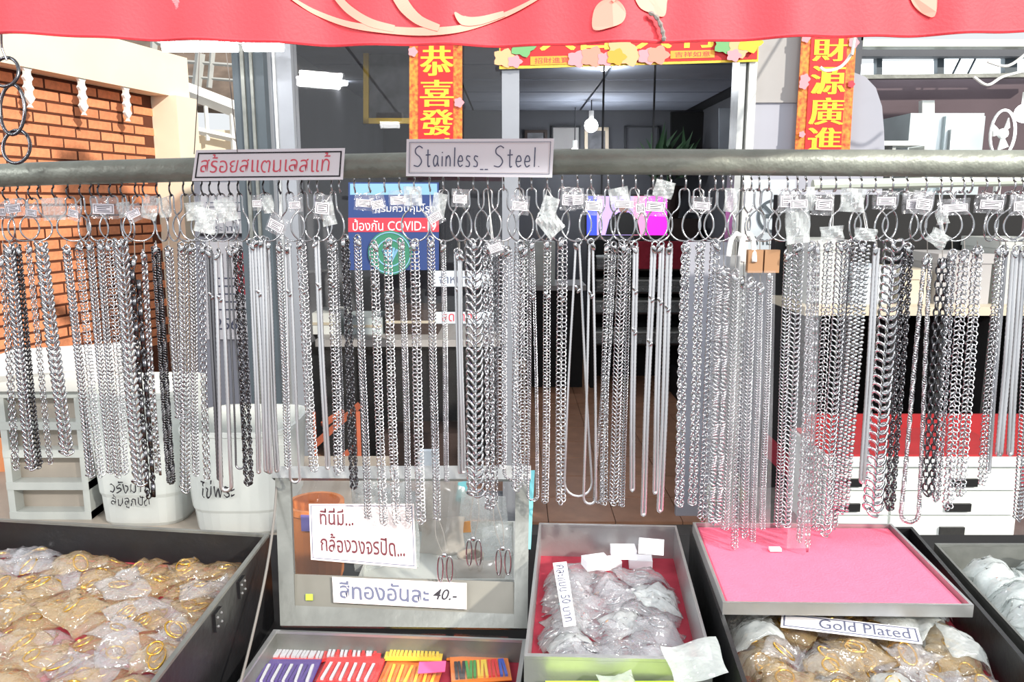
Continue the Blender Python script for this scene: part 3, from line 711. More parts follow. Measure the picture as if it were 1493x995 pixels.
# hanging cables by the bright windows
for pts in (((1246, 55), (1240, 80), (1225, 98), (1205, 103), (1196, 98)), ((1420, 112), (1440, 124), (1462, 112), (1493, 104)), ((1500, 75), (1470, 96), (1440, 90))):
    G().tube(smoothcurve(([Vector((1.5, 3.55, 2.74))] if pts[0][0] == 1246 else [])+[P(a, b, 3.2) for a, b in pts], 5), 0.006, 5).out('hanging_cable', M['white_paint'], label='white cable dangling in front of the right hand shops', cat='cable', group='dangling white cables')
# rail behind the hooks, dark open cabinet, counter
a, b = P(1185, 270, 1.75), P(1560, 262, 1.75)
G().tube([a, b], 0.0115, 10).out('back_rail', M['rail'], label='thin pale green rail behind the right hand hooks', cat='rail')
cab = empty('open_cabinet', (P(1340, 500, 2.75).x, 2.75, 0), 'open black cabinet with a beige top and red cloth shelf', 'cabinet')
xa, xb = P(1168, 540, 2.7).x, P(1560, 540, 2.7).x; z0 = P(1340, 448, 2.7).z; z1 = P(1340, 668, 2.7).z
G().box((xa, 3.05, 0.3), (xb, 3.1, P(1340, 284, 3.05).z)).out('back', M['black_matt'], cab)  # black panel raised to stand in for the dark interior behind the hooks
G().box((xa, 2.7, z0-0.03), (xb, 3.1, z0)).out('top', M['beige'], cab)
for f_ in (0, 0.17, 0.34, 0.52, 0.7, 0.86): G().box((xa+(xb-xa)*f_-0.005, 2.72, z1), (xa+(xb-xa)*f_+0.02, 3.05, z0-0.03)).out('divider', M['black_matt'], cab)
G().box((xa, 2.68, z1-0.1), (xb, 3.06, z1)).out('shelf', M['velvet'], cab)
q = qpx(1172, 604, 1555, 676, 2.66); G().slab(q, 0.01).out('red_cloth', mat('red_shelf_cloth', (164, 34, 40), 0.9, var=0.1), cab)
G().box((xa, 2.7, 0), (xb, 3.05, z1-0.1)).out('base', M['black_matt'], cab)
for i, (x0, y0, x1, y1, mm, lb) in enumerate(((1176, 352, 1232, 446, 'plast_grey', 'grey carton on the open black cabinet'), (1240, 392, 1300, 446, 'notice', 'pale blue carton on the open black cabinet'), (1310, 395, 1352, 446, 'beige', 'small tan carton on the open black cabinet'), (1362, 372, 1440, 446, 'wall_grey', 'wide grey carton on the open black cabinet'), (1450, 350, 1520, 446, 'plast_grey', 'tall grey carton on the open black cabinet'))):
    q = qpx(x0, y0, x1, y1, 2.78); t = empty('carton', Vector(((q[0].x+q[1].x)/2, 2.85, z0)), lb, 'carton')
    G().box((q[0].x, 2.78, z0+.0002), (q[1].x, 3.02, q[2].z)).out('box', M[mm], t)
    G().box((q[0].x-0.003, 2.775, q[2].z-0.03), (q[1].x+0.003, 3.025, q[2].z+0.004)).out('lid', M[mm], t)
# white chest of drawers
YD = 2.2
xa, xb = P(1205, 700, YD).x, P(1487, 700, YD).x; zt = P(1340, 668, YD).z; zb = P(1340, 792, YD).z
dr = empty('drawer_chest', ((xa+xb)/2, YD, zb), 'white plastic chest of small drawers with black recessed handles', 'chest')
G().box((xa, YD+0.01, zb), (xb, YD+0.3, zt-0.03)).out('body', M['plast_white'], dr)
G().box((xa-0.005, YD-0.006, zt-0.025), (xb+0.005, YD+0.3, zt)).out('top', M['plast_white'], dr)
G().box((xa+0.004, YD+0.012, zt+0.0005), (xb-0.004, YD+0.29, zt+0.006)).out('red_cloth', mat('red_cover', (164, 34, 40), 0.9, var=0.1), label='red cloth laid over the top of the white drawer chest', cat='cloth')
edges = [P(1340, y, YD).z for y in (683, 716, 752, 786)]
hm = G().box((-0.036, 0, 0), (0.036, 0.012, 0.024)).mesh('handle', M['black'])
for c_, (u0, u1) in enumerate(((0.01, 0.33), (0.345, 0.995))):
    for k in range(3):
        xl, xr = xa+(xb-xa)*u0, xa+(xb-xa)*u1
        d_ = G().box((xl, YD-0.004, edges[k+1]+0.004), (xr, YD+0.012, edges[k]-0.002)).out('drawer', M['plast_white'], dr)
        xc = (P(1405, 700, YD).x-0.012*k) if c_ else P(1237, 700, YD).x
        inst('handle', hm, (xc, YD-0.012, edges[k+1]+0.016), parent=d_)
G().box((P(1150, 700, YD).x, 2.0, 0), (xb+0.4, 2.66, zb)).out('side_table', M['alu_dull'], label='grey side table under the white drawer chest', cat='table')
# bluish bundle at the foot of the lavender wall
#SECTION_LEFT
# ------------------------------------------------------------------ left stand with crates and buckets
ZT = 0.64
g = G().box((-1.9, 1.62, ZT-0.04), (-0.42, 2.6, ZT))
lt = empty('display_table', (-1.1, 2.1, 0), 'grey table carrying the white buckets', 'table')
g.out('top', M['plast_shade'], lt)
for x_, y_ in ((-1.85, 1.7), (-0.5, 1.7), (-1.85, 2.5), (-0.5, 2.5)): G().box((x_-0.02, y_-0.02, 0), (x_+0.02, y_+0.02, ZT-0.04)).out('leg', M['alu_dull'], lt)
def up(px0, px1, ytop, Y, zbase=ZT):
    a, b = P(px0, 700, Y), P(px1, 700, Y); zt = P((px0+px1)/2, ytop, Y).z
    return a.x, b.x, zbase, zt
# white basket tower
xa, xb, z0, z1 = up(8, 128, 575, 2.05)
bk = empty('basket_tower', ((xa+xb)/2, 2.15, z0), 'white slatted plastic basket tower in front of the brick wall', 'basket')
H_ = z1-z0
G().box((xa+0.012, 2.09, z0+0.01), (xb-0.012, 2.33, z1-0.005)).out('inner_panel', M['plast_shade'], bk)
for v in (0.0, 0.24, 0.50, 0.72, 0.97): G().box((xa, 2.05, z0+H_*v), (xb, 2.35, z0+H_*v+0.022)).out('bar', M['plast_grey'], bk)
for u in (0, 1): G().box((xa+(xb-xa-0.018)*u, 2.052, z0), (xa+(xb-xa-0.018)*u+0.018, 2.348, z1)).out('post', M['plast_grey'], bk)
# white tray resting on the tower
q = [P(-30, 582, 2.05), P(130, 582, 2.05), P(130, 535, 2.35), P(-30, 560, 2.35)]
ty = G().hexa([v+Vector((0, 0, 0)) for v in (Vector((xa-0.12, 2.03, z1+.012)), Vector((xb+0.01, 2.03, z1+.012)), Vector((xb+0.01, 2.36, z1+.012)), Vector((xa-0.12, 2.36, z1+.012)))],
              [Vector((xa-0.15, 2.0, z1+0.045)), Vector((xb+0.02, 2.0, z1+0.075)), Vector((xb+0.02, 2.38, z1+0.085)), Vector((xa-0.15, 2.38, z1+0.06))])
ty.out('plastic_tub', M['white_paint'], label='shallow white tub on top of the basket tower', cat='tub')
thing_quad('orange_board', [Vector((P(-80, 700, 2.45).x, 2.45, ZT)), Vector((P(40, 700, 2.45).x, 2.45, ZT)), P(40, 640, 2.45), P(-80, 640, 2.45)], 0.02, M['salmon'], label='orange board standing behind the basket tower', cat='board')
def bucket(px0, px1, ytop, Y, lines, label):
    xa, xb, z0, z1 = up(px0, px1, ytop, Y); r = (xb-xa)/2; h = z1-z0; c = ((xa+xb)/2, Y+r, z0)
    t = empty('bucket', c, label, 'bucket')
    G().lathe([(r*0.80, 0), (r*0.84, 0.01), (r*0.87, h*0.22), (r*0.9, h*0.25), (r*1.0, h*0.95), (r*1.03, h*0.96), (r*1.03, h), (r*0.97, h), (r*0.86, h*0.3), (r*0.8, 0.02)], c, 40, sq=4).out('tub', M['bucket'], t, smooth=False)
    G().lathe([(r*0.79, 0.006), (r*0.84, h*0.24), (0.001, h*0.24)], c, 32, sq=4).out('contents', M['plast_shade'], t)
    for s, (x0, y0, x1, y1) in lines:
        Yq = Y+0.02*r; q = [P(x0, y1, Yq), P(x1, y1, Yq), P(x1, y0, Yq), P(x0, y0, Yq)]
        text('lettering', s, q, (0, 0, 1, 1), M['ink_black'], t, 0.0, jitter=0.06)
bucket(116, 264, 575, 1.98, (('วรังมา', (160, 702, 206, 719)), ('ส้มลูกปัด', (162, 722, 218, 742))), 'white plastic bucket with two lines of handwriting')
bucket(252, 418, 632, 1.92, (('ไข่พระ', (292, 702, 342, 726)),), 'white plastic bucket with one line of handwriting')
q0 = P(362, 705, 1.75)
lid = G().hexa([P(356, 712, 1.72), P(412, 690, 1.72), P(412, 690, 1.9), P(356, 712, 1.9)], [P(352, 700, 1.72), P(420, 622, 1.72), P(420, 622, 1.9), P(352, 690, 1.9)])

# ------------------------------------------------------------------ red valance
YB = 0.86
vb = empty('red_valance', P(746, 62, YB), 'red cloth valance with peach leaf print above the stall', 'valance')
def vedge(x): return 50+15*math.sin(math.pi*min(max(x/1493, 0), 1))**0.8-5*(x/1493)
def vf(u, v):
    x = -420+2333*u; y = vedge(x)*(1-v)+(-150)*v
    d = 0.006*math.sin(u*53)+0.004*math.sin(u*119)+0.01*math.sin(u*13+2)
    return P(x, y, YB)+Vector((0, d, 0))
g = G().grid(vf, 240, 8)
cl = g.out('cloth', M['red_cloth'], vb, smooth=True)
hem = [vf(i/240, 0.0)+Vector((0, -0.001, 0)) for i in range(241)]
G().tube(hem, 0.0022, 6).out('hem', M['red_cloth'], vb)
def onb(x, y, d=0.0):
    u = (x+420)/2333; return P(x, y, YB+0.006*math.sin(u*53)+0.004*math.sin(u*119)+0.01*math.sin(u*13+2)-0.0014-d)
NPR = [0]
def ribbon(pts, ws, name='printed_stem'):
    c = smoothcurve([Vector((x, y, 0)) for x, y in pts], 8); n = len(c); L = []; R_ = []
    for i, p in enumerate(c):
        t = c[min(i+1, n-1)]-c[max(i-1, 0)]; t.normalize(); nn = Vector((-t.y, t.x, 0))
        f = i/(n-1)*(len(ws)-1); k = min(int(f), len(ws)-2); w = ws[k]+(ws[k+1]-ws[k])*(f-k)
        L.append(p+nn*w/2); R_.append(p-nn*w/2)
    g = G(); NPR[0] += 1; dd_ = 0.0003*NPR[0]
    for i in range(n-1):
        qd = [onb(p.x, p.y, dd_) for p in (L[i], L[i+1], R_[i+1], R_[i])]
        g.hexa(qd, [x+Vector((0, -0.0006, 0)) for x in qd])
    g.out(name, M['peach'], vb)
ribbon(((425, -3), (460, 18), (510, 36), (570, 44), (625, 46), (680, 40), (740, 20), (790, -6)), (4, 7, 9, 11, 12, 10, 7, 4))
ribbon(((490, -6), (510, 15), (540, 33), (575, 42)), (10, 12, 12, 10))
ribbon(((580, -8), (592, 12), (612, 30), (640, 41)), (20, 18, 14, 10))
ribbon(((663, 18), (676, 30), (700, 30), (735, 20)), (2, 14, 12, 8))
def leaf(pts):
    c = smoothcurve([Vector((x, y, 0)) for x, y in pts], 5, True)
    G().prism([onb(p.x, p.y, 0.0) for p in c][::-1], (0, -0.0006, 0)).out('printed_leaf', M['peach'], vb)
leaf(((865, 43), (866, 15), (880, 0), (900, 0), (912, 16), (908, 32), (890, 40)))
leaf(((928, -10), (932, 10), (950, 20), (968, 24), (972, 6), (970, -12)))
leaf(((1328, -12), (1332, 8), (1348, 22), (1362, 24), (1366, 4), (1362, -14)))
ribbon(((893, 2), (902, -8)), (5, 4))
G().tube(smoothcurve([onb(946, 18, .006), onb(956, 24, .006), onb(963, 36, .006), onb(967, 50, .006), onb(968, 60, .006)], 4), [0.001+0.0018*abs(math.sin(i)) for i in range(17)], 6).out('twist_tie', M['cord'], label='frayed grey string stuck to the red valance', cat='string')

# ------------------------------------------------------------------ pipe, cords, signs
DL, DR = 1.16, 0.99
def D(px): return DL+(DR-DL)*px/1493.0
def pipe_y(px): return 257-19*(px/900.0) if px < 900 else 241
pp = []
for px_ in range(-480, 2000, 40):
    pc_ = pipe_y(max(px_, 0)); pc_ = 256-20*min(1, max(0, px_)/820.0)**0.8 + (3*max(0, px_-900)/600)
    if px_ < 0: pc_ = 256-px_*0.015
    pp.append(P(px_, pc_, D(px_)))
PIPE_R = 0.0165
G().tube(pp, PIPE_R, 20).out('hanging_pipe', M['pipe'], label='long weathered grey steel pipe carrying the necklaces', cat='pipe', smooth=True)
def pipe_at(px_):
    return P(px_, 256-20*min(1, max(0, px_)/820.0)**0.8+(3*max(0, px_-900)/600), D(px_))
# big wire rings at the left end
wr = empty('wire_ring_chain', pipe_at(28)+Vector((0, -0.02, 0)), 'dark wire rings looped above the left end of the pipe', 'wire')
mm_ = pxs(1.12, 170)
for (cx, cy, rx, ry) in ((8, 105, 19, 21), (18, 160, 18, 36), (24, 214, 20, 24)):
    c = P(cx, cy, 1.12); pts = [c+Vector((rx*mm_*math.cos(a), 0.006*math.sin(a), ry*mm_*math.sin(a))) for a in [2*math.pi*k/28 for k in range(28)]]
    G().tube(pts, 0.0024, 7, True).out('ring', M['steel_dark'], wr, smooth=True)
G().tube(smoothcurve([P(2, 50, 1.12), P(3, 70, 1.12), P(10, 88, 1.12)], 4), 0.0014, 6).out('wire', M['steel_dark'], wr)
for (x0, y0, x1, y1) in ((292, 40, 283, 225), (325, 40, 346, 222)):
    G().tube([P(x0, y0, 1.09), P((x0+x1)/2+1, (y0+y1)/2, 1.09), P(x1, y1, 1.09)], 0.0007, 5).out('sign_cord', M['cord'], label='thin grey cord holding the pink lettered sign', cat='cord', group='sign cords')
def sign(pix, Y, pm, label, name='paper_sign'):
    q = [P(x, y, D(x)-0.0195) for x, y in pix]
    t = empty(name, q[0].lerp(q[1], .5), label, 'sign')
    G().slab(q, 0.0012).out('sheet', pm, t)
    return q, t
q, t = sign(((280, 264), (500, 262), (503, 216), (286, 219)), D(390)-0.022, M['paper'], 'white paper sign with pink Thai handwriting on the pipe')
border(G(), q, 0.09, 0.045, 0.0004, 0.0009).out('border_line', M['ink_black'], t)
text('lettering', 'สร้อยสแตนเลสแท้', q, (0.045, 0.26, 0.91, 0.86), M['ink_pink'], t, 0.0011, jitter=0.02, bold=-0.004)
q, t = sign(((592, 257), (805, 259), (808, 202), (593, 203)), D(700)-0.022, M['paper'], 'white paper sign with handwritten English words on the pipe')
border(G(), q, 0.08, 0.012, 0.0004, 0.0009).out('border_line', M['ink_grey'], t)
border(G(), q, 0.115, 0.01, 0.0004, 0.0009).out('border_line', M['paper_warm'], t)
# handwritten strokes
def strokes(q, items, r, m, parent):
    g = G(); n = (q[1]-q[0]).cross(q[3]-q[0]).normalized()
    for pts in items:
        c = smoothcurve([Vector((u, v, 0)) for u, v in pts], 5) if len(pts) > 2 else [Vector((u, v, 0)) for u, v in pts]
        g.tube([quad_map(q, p.x, p.y)+n*0.0009 for p in c], r, 5)
    g.out('lettering', m, parent)
def letters(word, u0, v0, w, h, q):
    """simple handwritten capitals and minuscules in a unit box, x-height 0.55"""
    A_ = {
     'S': [[(0.85, 0.92), (0.55, 1.02), (0.2, 0.88), (0.22, 0.66), (0.6, 0.48), (0.78, 0.25), (0.5, 0.02), (0.05, 0.06)]],
     't': [[(0.45, 0.85), (0.45, 0.4), (0.5, 0.02), (0.75, 0.05)], [(0.15, 0.58), (0.8, 0.6)]],
     'a': [[(0.75, 0.5), (0.4, 0.55), (0.15, 0.28), (0.35, 0.02), (0.7, 0.2), (0.75, 0.5), (0.75, 0.2), (0.9, 0.02)]],
     'i': [[(0.5, 0.52), (0.5, 0.02)], [(0.5, 0.68), (0.5, 0.73)]],
     'n': [[(0.2, 0.52), (0.2, 0.02)], [(0.2, 0.36), (0.5, 0.55), (0.75, 0.4), (0.78, 0.02)]],
     'l': [[(0.5, 0.95), (0.5, 0.02)]],
     'e': [[(0.15, 0.28), (0.75, 0.3), (0.65, 0.52), (0.35, 0.52), (0.15, 0.25), (0.4, 0.02), (0.8, 0.1)]],
     's': [[(0.75, 0.5), (0.35, 0.54), (0.25, 0.38), (0.65, 0.22), (0.6, 0.03), (0.15, 0.04)]],
     '.': [[(0.3, 0.03), (0.4, 0.05)]], '_': [[(0.0, -0.12), (0.35, -0.12)], [(0.5, -0.12), (0.85, -0.12)]], ' ': []}
    wd_ = {'S': 1.25, 'i': 0.5, 'l': 0.5, '.': 0.5, ' ': 0.4, '_': 1.1}
    tot = sum(wd_.get(c, 0.85) for c in word); x = u0; k = w/tot; out = []
    for c in word:
        cw = wd_.get(c, 0.85)*k
        for st_ in A_[c]: out.append([(x+p[0]*cw*0.92, v0+p[1]*h) for p in st_])
        x += cw
    return out
strokes(q, letters('Stainless_', 0.05, 0.26, 0.53, 0.54, q)+letters('Steel.', 0.60, 0.26, 0.33, 0.54, q), 0.0008, M['ink_grey'], t)

# ------------------------------------------------------------------ foreground table and trays
ft = empty('stall_table', (0, 0.85, 0), 'black stall table under the trays', 'table')
G().box((-1.2, 0.15, 0.82), (1.2, 1.45, 0.86)).out('top', M['black_matt'], ft)
for x_ in (-1.15, 1.15):
    for y_ in (0.2, 1.4): G().box((x_-.02, y_-.02, 0), (x_+.02, y_+.02, 0.82)).out('leg', M['black'], ft)
def tray(name, c4, depth, th, wall_m, floor_m, label, cat='tray', base=None, rim_m=None, rim=0.004):
    """open case: c4 rim corners back-left, back-right, front-right, front-left"""
    c4 = [Vector(c) for c in c4]; zr = c4[0].z; zb = zr-depth; base = zb-0.01 if base is None else base
    ce = sum(c4, Vector())/4
    t = empty(name, Vector((ce.x, ce.y, base)), label, cat)
    inn = [c+(ce-c).normalized()*th for c in c4]
    for i in range(4):
        j = (i+1) % 4
        lo = lambda v: Vector((v.x, v.y, base))
        G().hexa([lo(c4[i]), lo(c4[j]), lo(inn[j]), lo(inn[i])], [c4[i], c4[j], inn[j], inn[i]]).out('side_panel', wall_m, t)
        G().hexa([c4[i]+Vector((0, 0, .0002)), c4[j]+Vector((0, 0, .0002)), inn[j]+Vector((0, 0, .0002)), inn[i]+Vector((0, 0, .0002))],
                 [x+Vector((0, 0, rim)) for x in (c4[i], c4[j], inn[j], inn[i])]).out('rim', rim_m or wall_m, t)
    fl = [Vector((c.x, c.y, base+0.001)) for c in inn]; fh = [Vector((c.x, c.y, zb)) for c in inn]
    G().hexa(fl, fh).out('base_panel', floor_m, t)
    return t, inn, zb
# crumpled packets
def packet_mesh(w, h, th, seed, m):
    rn = np.random.RandomState(seed); nu, nv = 10, 8; n1 = rn.randn(nv+1, nu+1)*th*0.14
    ph = rn.rand(6)*6.28
    def fn(sgn):
        def f(u, v):
            x = (u-.5)*w*(1+0.06*math.sin(v*5+ph[0])); y = (v-.5)*h*(1+0.06*math.sin(u*6+ph[1]))
            puff = (math.sin(math.pi*u)*math.sin(math.pi*v))**0.6
            cr = math.sin(u*9+v*7+ph[2])*math.sin(v*11-u*4+ph[3])+0.6*math.sin(u*17-v*13+ph[4])
            zz = sgn*th*0.5*puff*(1+0.35*cr)+abs(n1[int(round(v*nv)), int(round(u*nu))])*puff*(1 if sgn > 0 else 0.2)+0.006*math.sin(u*4+ph[5])*w/0.06
            return (x, y, zz)
        return f
    g = G(); g.grid(fn(1), nu, nv)
    g2 = G().grid(fn(-1), nu, nv); g.add(g2.v, [tuple(reversed(q)) for q in g2.f])
    zl = min(v[2] for v in g.v); g.v = [(a, b, c-zl) for a, b, c in g.v]
    return g.mesh('packet', m, True)
def torus_mesh(R, r, m, nm=16, nn=6, name='ring', sx=1.0):
    g = G(); g.tube([(R*sx*math.cos(2*math.pi*k/nm), R*math.sin(2*math.pi*k/nm), 0) for k in range(nm)], r, nn, True)
    return g.mesh(name, m, True)
PKG = [(0.055+0.006*k, 0.042+0.004*k, 0.0075, 'film_gold') for k in range(4)]
PKC = [(0.052+0.008*k, 0.042+0.005*k, 0.0075, 'film') for k in range(4)]
PKW = [(0.06+0.01*k, 0.05+0.006*k, 0.0095, 'film_white') for k in range(4)]
class Heap:
    """height of what already lies in a case, on a 2.5 mm grid"""
    def __init__(s, inner, z):
        s.poly = [Vector((p.x, p.y, 0)) for p in inner]; s.ce = sum(s.poly, Vector())/len(s.poly); s.res = 0.0025
        s.x0 = min(p.x for p in s.poly)-0.05; s.y0 = min(p.y for p in s.poly)-0.05
        nx = int((max(p.x for p in s.poly)+0.05-s.x0)/s.res)+2; ny = int((max(p.y for p in s.poly)+0.05-s.y0)/s.res)+2
        s.H = np.full((nx, ny), z)
    def ij(s, x, y): return np.clip(((np.asarray(x)-s.x0)/s.res).astype(int), 0, s.H.shape[0]-1), np.clip(((np.asarray(y)-s.y0)/s.res).astype(int), 0, s.H.shape[1]-1)
    def top(s, x, y, rad=2):
        I, J = s.ij(x, y); out = np.zeros(I.shape)-9
        for a in range(-rad, rad+1):
            for b in range(-rad, rad+1):
                if a*a+b*b > rad*rad+1: continue
                out = np.maximum(out, s.H[np.clip(I+a, 0, s.H.shape[0]-1), np.clip(J+b, 0, s.H.shape[1]-1)])
        return out
    def put(s, x, y, z):
        I, J = s.ij(x, y); np.maximum.at(s.H, (I.ravel(), J.ravel()), np.asarray(z).ravel())
    def fit(s, cx, cy, rz, w, h):
        """slide the footprint inwards until it clears the walls"""
        ca, sa = math.cos(rz), math.sin(rz); inner = [p+(s.ce-p).normalized()*0.006 for p in s.poly]
        for it in range(220):
            bad = [(a, b) for a in (-.53, .53) for b in (-.53, .53) if not inside((cx+a*w*ca-b*h*sa, cy+a*w*sa+b*h*ca), inner)]
            if not bad: break
            d = Vector((s.ce.x-cx, s.ce.y-cy, 0)); d.normalize()
            m = Vector((-sum(a*w*ca-b*h*sa for a, b in bad), -sum(a*w*sa+b*h*ca for a, b in bad), 0)); m.normalize()
            v = d if (it > 40 or len(bad) == 4) else m+d*0.3
            cx += v.x*0.002; cy += v.y*0.002
        return cx, cy
    def settle(s, cx, cy, rz, w, h, poly, rn):
        """slide to the lowest place near by"""
        best = None; xs = [p.x for p in poly]; ys = [p.y for p in poly]; ca, sa = math.cos(rz), math.sin(rz)
        A_, B_ = np.meshgrid(np.linspace(-.5, .5, 9), np.linspace(-.5, .5, 7))
        for k in range(40):
            if k == 0: x, y = cx, cy
            elif k < 14: x, y = cx+rn.uniform(-.04, .04), cy+rn.uniform(-.04, .04)
            else: x, y = rn.uniform(min(xs), max(xs)), rn.uniform(min(ys), max(ys))
            if k and not inside((x, y), poly): continue
            x, y = s.fit(x, y, rz, w, h); t = s.top(x+A_*w*ca-B_*h*sa, y+A_*w*sa+B_*h*ca)
            c = t.mean()+0.6*t.max()
            if best is None or c < best[0]-1e-5: best = (c, x, y)
        return best[1:]
    def drape(s, name, cx, cy, rz, spec, seed, poly=None, **k):
        """a crumpled bag whose underside follows the heap"""
        w, h, th, mk = spec; rn = np.random.RandomState(seed); cx, cy = s.settle(cx, cy, rz, w, h, poly, rn) if poly else s.fit(cx, cy, rz, w, h); nu, nv = 12, 9; ph = rn.rand(6)*6.28
        U, V_ = np.meshgrid(np.linspace(0, 1, nu+1), np.linspace(0, 1, nv+1)); ca, sa = math.cos(rz), math.sin(rz)
        def world(U, V_):
            x = (U-.5)*w*(1+0.05*np.sin(V_*5+ph[0])); y = (V_-.5)*h*(1+0.05*np.sin(U*6+ph[1]))
            return cx+x*ca-y*sa, cy+x*sa+y*ca
        Xw, Yw = world(U, V_)
        bot = s.top(Xw, Yw)+0.0004
        puff = np.clip(np.sin(np.pi*U)*np.sin(np.pi*V_), 0, 1)**0.6
        cr = np.sin(U*9+V_*7+ph[2])*np.sin(V_*11-U*4+ph[3])+0.6*np.sin(U*17-V_*13+ph[4])
        up_ = bot+0.0007+th*puff*(1+0.3*cr)+np.abs(rn.randn(nv+1, nu+1))*th*0.14*puff
        g = [(Xw.ravel(), Yw.ravel(), up_.ravel()), (Xw.ravel(), Yw.ravel(), bot.ravel())]
        V3 = np.concatenate([np.stack(a, 1) for a in g]); n1 = (nu+1)*(nv+1); F_ = []
        for b in range(nv):
            for a in range(nu):
                q = (b*(nu+1)+a, b*(nu+1)+a+1, (b+1)*(nu+1)+a+1, (b+1)*(nu+1)+a); F_.append(q); F_.append(tuple(n1+x for x in reversed(q)))
        edge = [a for a in range(nu)]+[b*(nu+1)+nu for b in range(nv)]+[nv*(nu+1)+a for a in range(nu, 0, -1)]+[b*(nu+1) for b in range(nv, 0, -1)]
        for a, b in zip(edge, edge[1:]+edge[:1]): F_.append((b, a, n1+a, n1+b))
        o = obj(name, V3, F_, M[mk], smooth=True, **k)
        # enter it in the height map
        f = 5; Uf, Vf = np.meshgrid(np.linspace(0, 1, nu*f+1), np.linspace(0, 1, nv*f+1)); xf, yf = world(Uf, Vf)
        ai = np.minimum((Uf*nu).astype(int), nu-1); bi = np.minimum((Vf*nv).astype(int), nv-1); du, dv = Uf*nu-ai, Vf*nv-bi
        zf = up_[bi, ai]*(1-du)*(1-dv)+up_[bi, ai+1]*du*(1-dv)+up_[bi+1, ai]*(1-du)*dv+up_[bi+1, ai+1]*du*dv
        s.put(xf, yf, zf)
        def mid(u, v):
            a, b = min(int(u*nu), nu-1), min(int(v*nv), nv-1)
            return Vector((Xw[b, a], Yw[b, a], (up_[b, a]+bot[b, a])/2))
        return o, mid
    def lay(s, pts, th=0.001):
        """height at which a flat piece with this outline comes to rest"""
        pts = [Vector(p) for p in pts]; n = 14
        gx = np.array([[quad_map(pts, a/n, b/n).x for a in range(n+1)] for b in range(n+1)]); gy = np.array([[quad_map(pts, a/n, b/n).y for a in range(n+1)] for b in range(n+1)])
        z = float(s.top(gx, gy, 1).max()); return z, gx, gy
HOOP_G = [torus_mesh(0.009+0.003*k, 0.0014, M['gold'], name='hoop', sx=1.0-0.2*k) for k in range(3)]
HOOP_S = [torus_mesh(0.009+0.003*k, 0.0014, M['steel'], name='hoop', sx=1.0-0.2*k) for k in range(3)]
def inside(p, poly):
    s = None
    for i in range(len(poly)):
        a, b = poly[i], poly[(i+1) % len(poly)]; c = (b.x-a.x)*(p[1]-a.y)-(b.y-a.y)*(p[0]-a.x)
        if s is None: s = c > 0
        elif (c > 0) != s: return False
    return True
def fill(poly, z, step, pools, hoops, label, group, layers=2, name='jewellery_packet', keep=1.0, inset_m=0.03, heap=None):
    xs = [p.x for p in poly]; ys = [p.y for p in poly]; ce = sum(poly, Vector())/len(poly)
    inset = [p+(ce-p).normalized()*inset_m for p in poly]
    n = 0
    for L in range(layers):
        y = min(ys)+step*0.5*(L % 2)
        while y < max(ys):
            x = min(xs)+random.uniform(0, step)
            while x < max(xs):
                px_, py_ = x+random.uniform(-.3, .3)*step, y+random.uniform(-.25, .25)*step
                if inside((px_, py_), inset) and random.random() < keep:
                    me = random.choice(pools); rz = random.uniform(-1.2, 1.2)
                    zz = z+0.002+L*0.012+random.uniform(0, 0.004)
                    random.uniform(-.12, .12), random.uniform(-.15, .15)
                    o, mid = heap.drape(name, px_, py_, rz, me, int(abs(px_*7919+py_*104729)*1000) % 99991, poly=poly, cat='packet', group=group)
                    px_, py_ = o.location.x, o.location.y
                    nh = random.choice((1, 1, 2)) if hoops else 0
                    fv = (py_-min(ys))/(max(ys)-min(ys)+1e-6); fx = (px_-min(xs))/(max(xs)-min(xs)+1e-6)
                    tint = {'clear_film': 'clear', 'clear_film_gold': 'amber tinted', 'cloudy_film': 'cloudy'}[M[me[3]].name]
                    o['label'] = (f"{tint} {label}" + (', one hoop inside' if nh == 1 else (', two hoops inside' if nh == 2 else '')) + (', along its back edge' if fv > 0.66 else (', in its middle' if fv > 0.33 else ', towards its front')))
                    if hoops:
                        for hh in range(nh):
                            u, v = 0.5+random.uniform(-.12, .12), 0.5+random.uniform(-.1, .1); p0 = mid(u, v)
                            e1, e2 = mid(u+.17, v)-mid(u-.17, v), mid(u, v+.2)-mid(u, v-.2)
                            random.uniform(-.5, .5), random.uniform(-.5, .5)
                            inst('hoop', random.choice(hoops), p0, e1.cross(e2).normalized().to_track_quat('Z', 'Y').to_matrix(), o)
                    n += 1
                x += step
            y += step*0.8
    return n
# left case
ZR = 1.0
c4 = [PZ(-130, 752, ZR), PZ(393, 782, ZR), PZ(120, 1140, ZR), PZ(-620, 1090, ZR)]
tl, inn, zb = tray('jewellery_case', c4, 0.055, 0.008, M['black'], M['velvet'], 'large black case heaped with gold packets on red velvet', 'case', base=0.8605, rim_m=M['alu_dull'])
vis = [PZ(-40, 800, zb), PZ(392, 806, zb), PZ(222, 1040, zb), PZ(-60, 1030, zb)]
fill(vis, zb, 0.045, PKG+PKG+PKC, HOOP_G, 'packet in the large black case', 'packets in the large black case', layers=2, keep=0.8, heap=Heap(inn, zb))
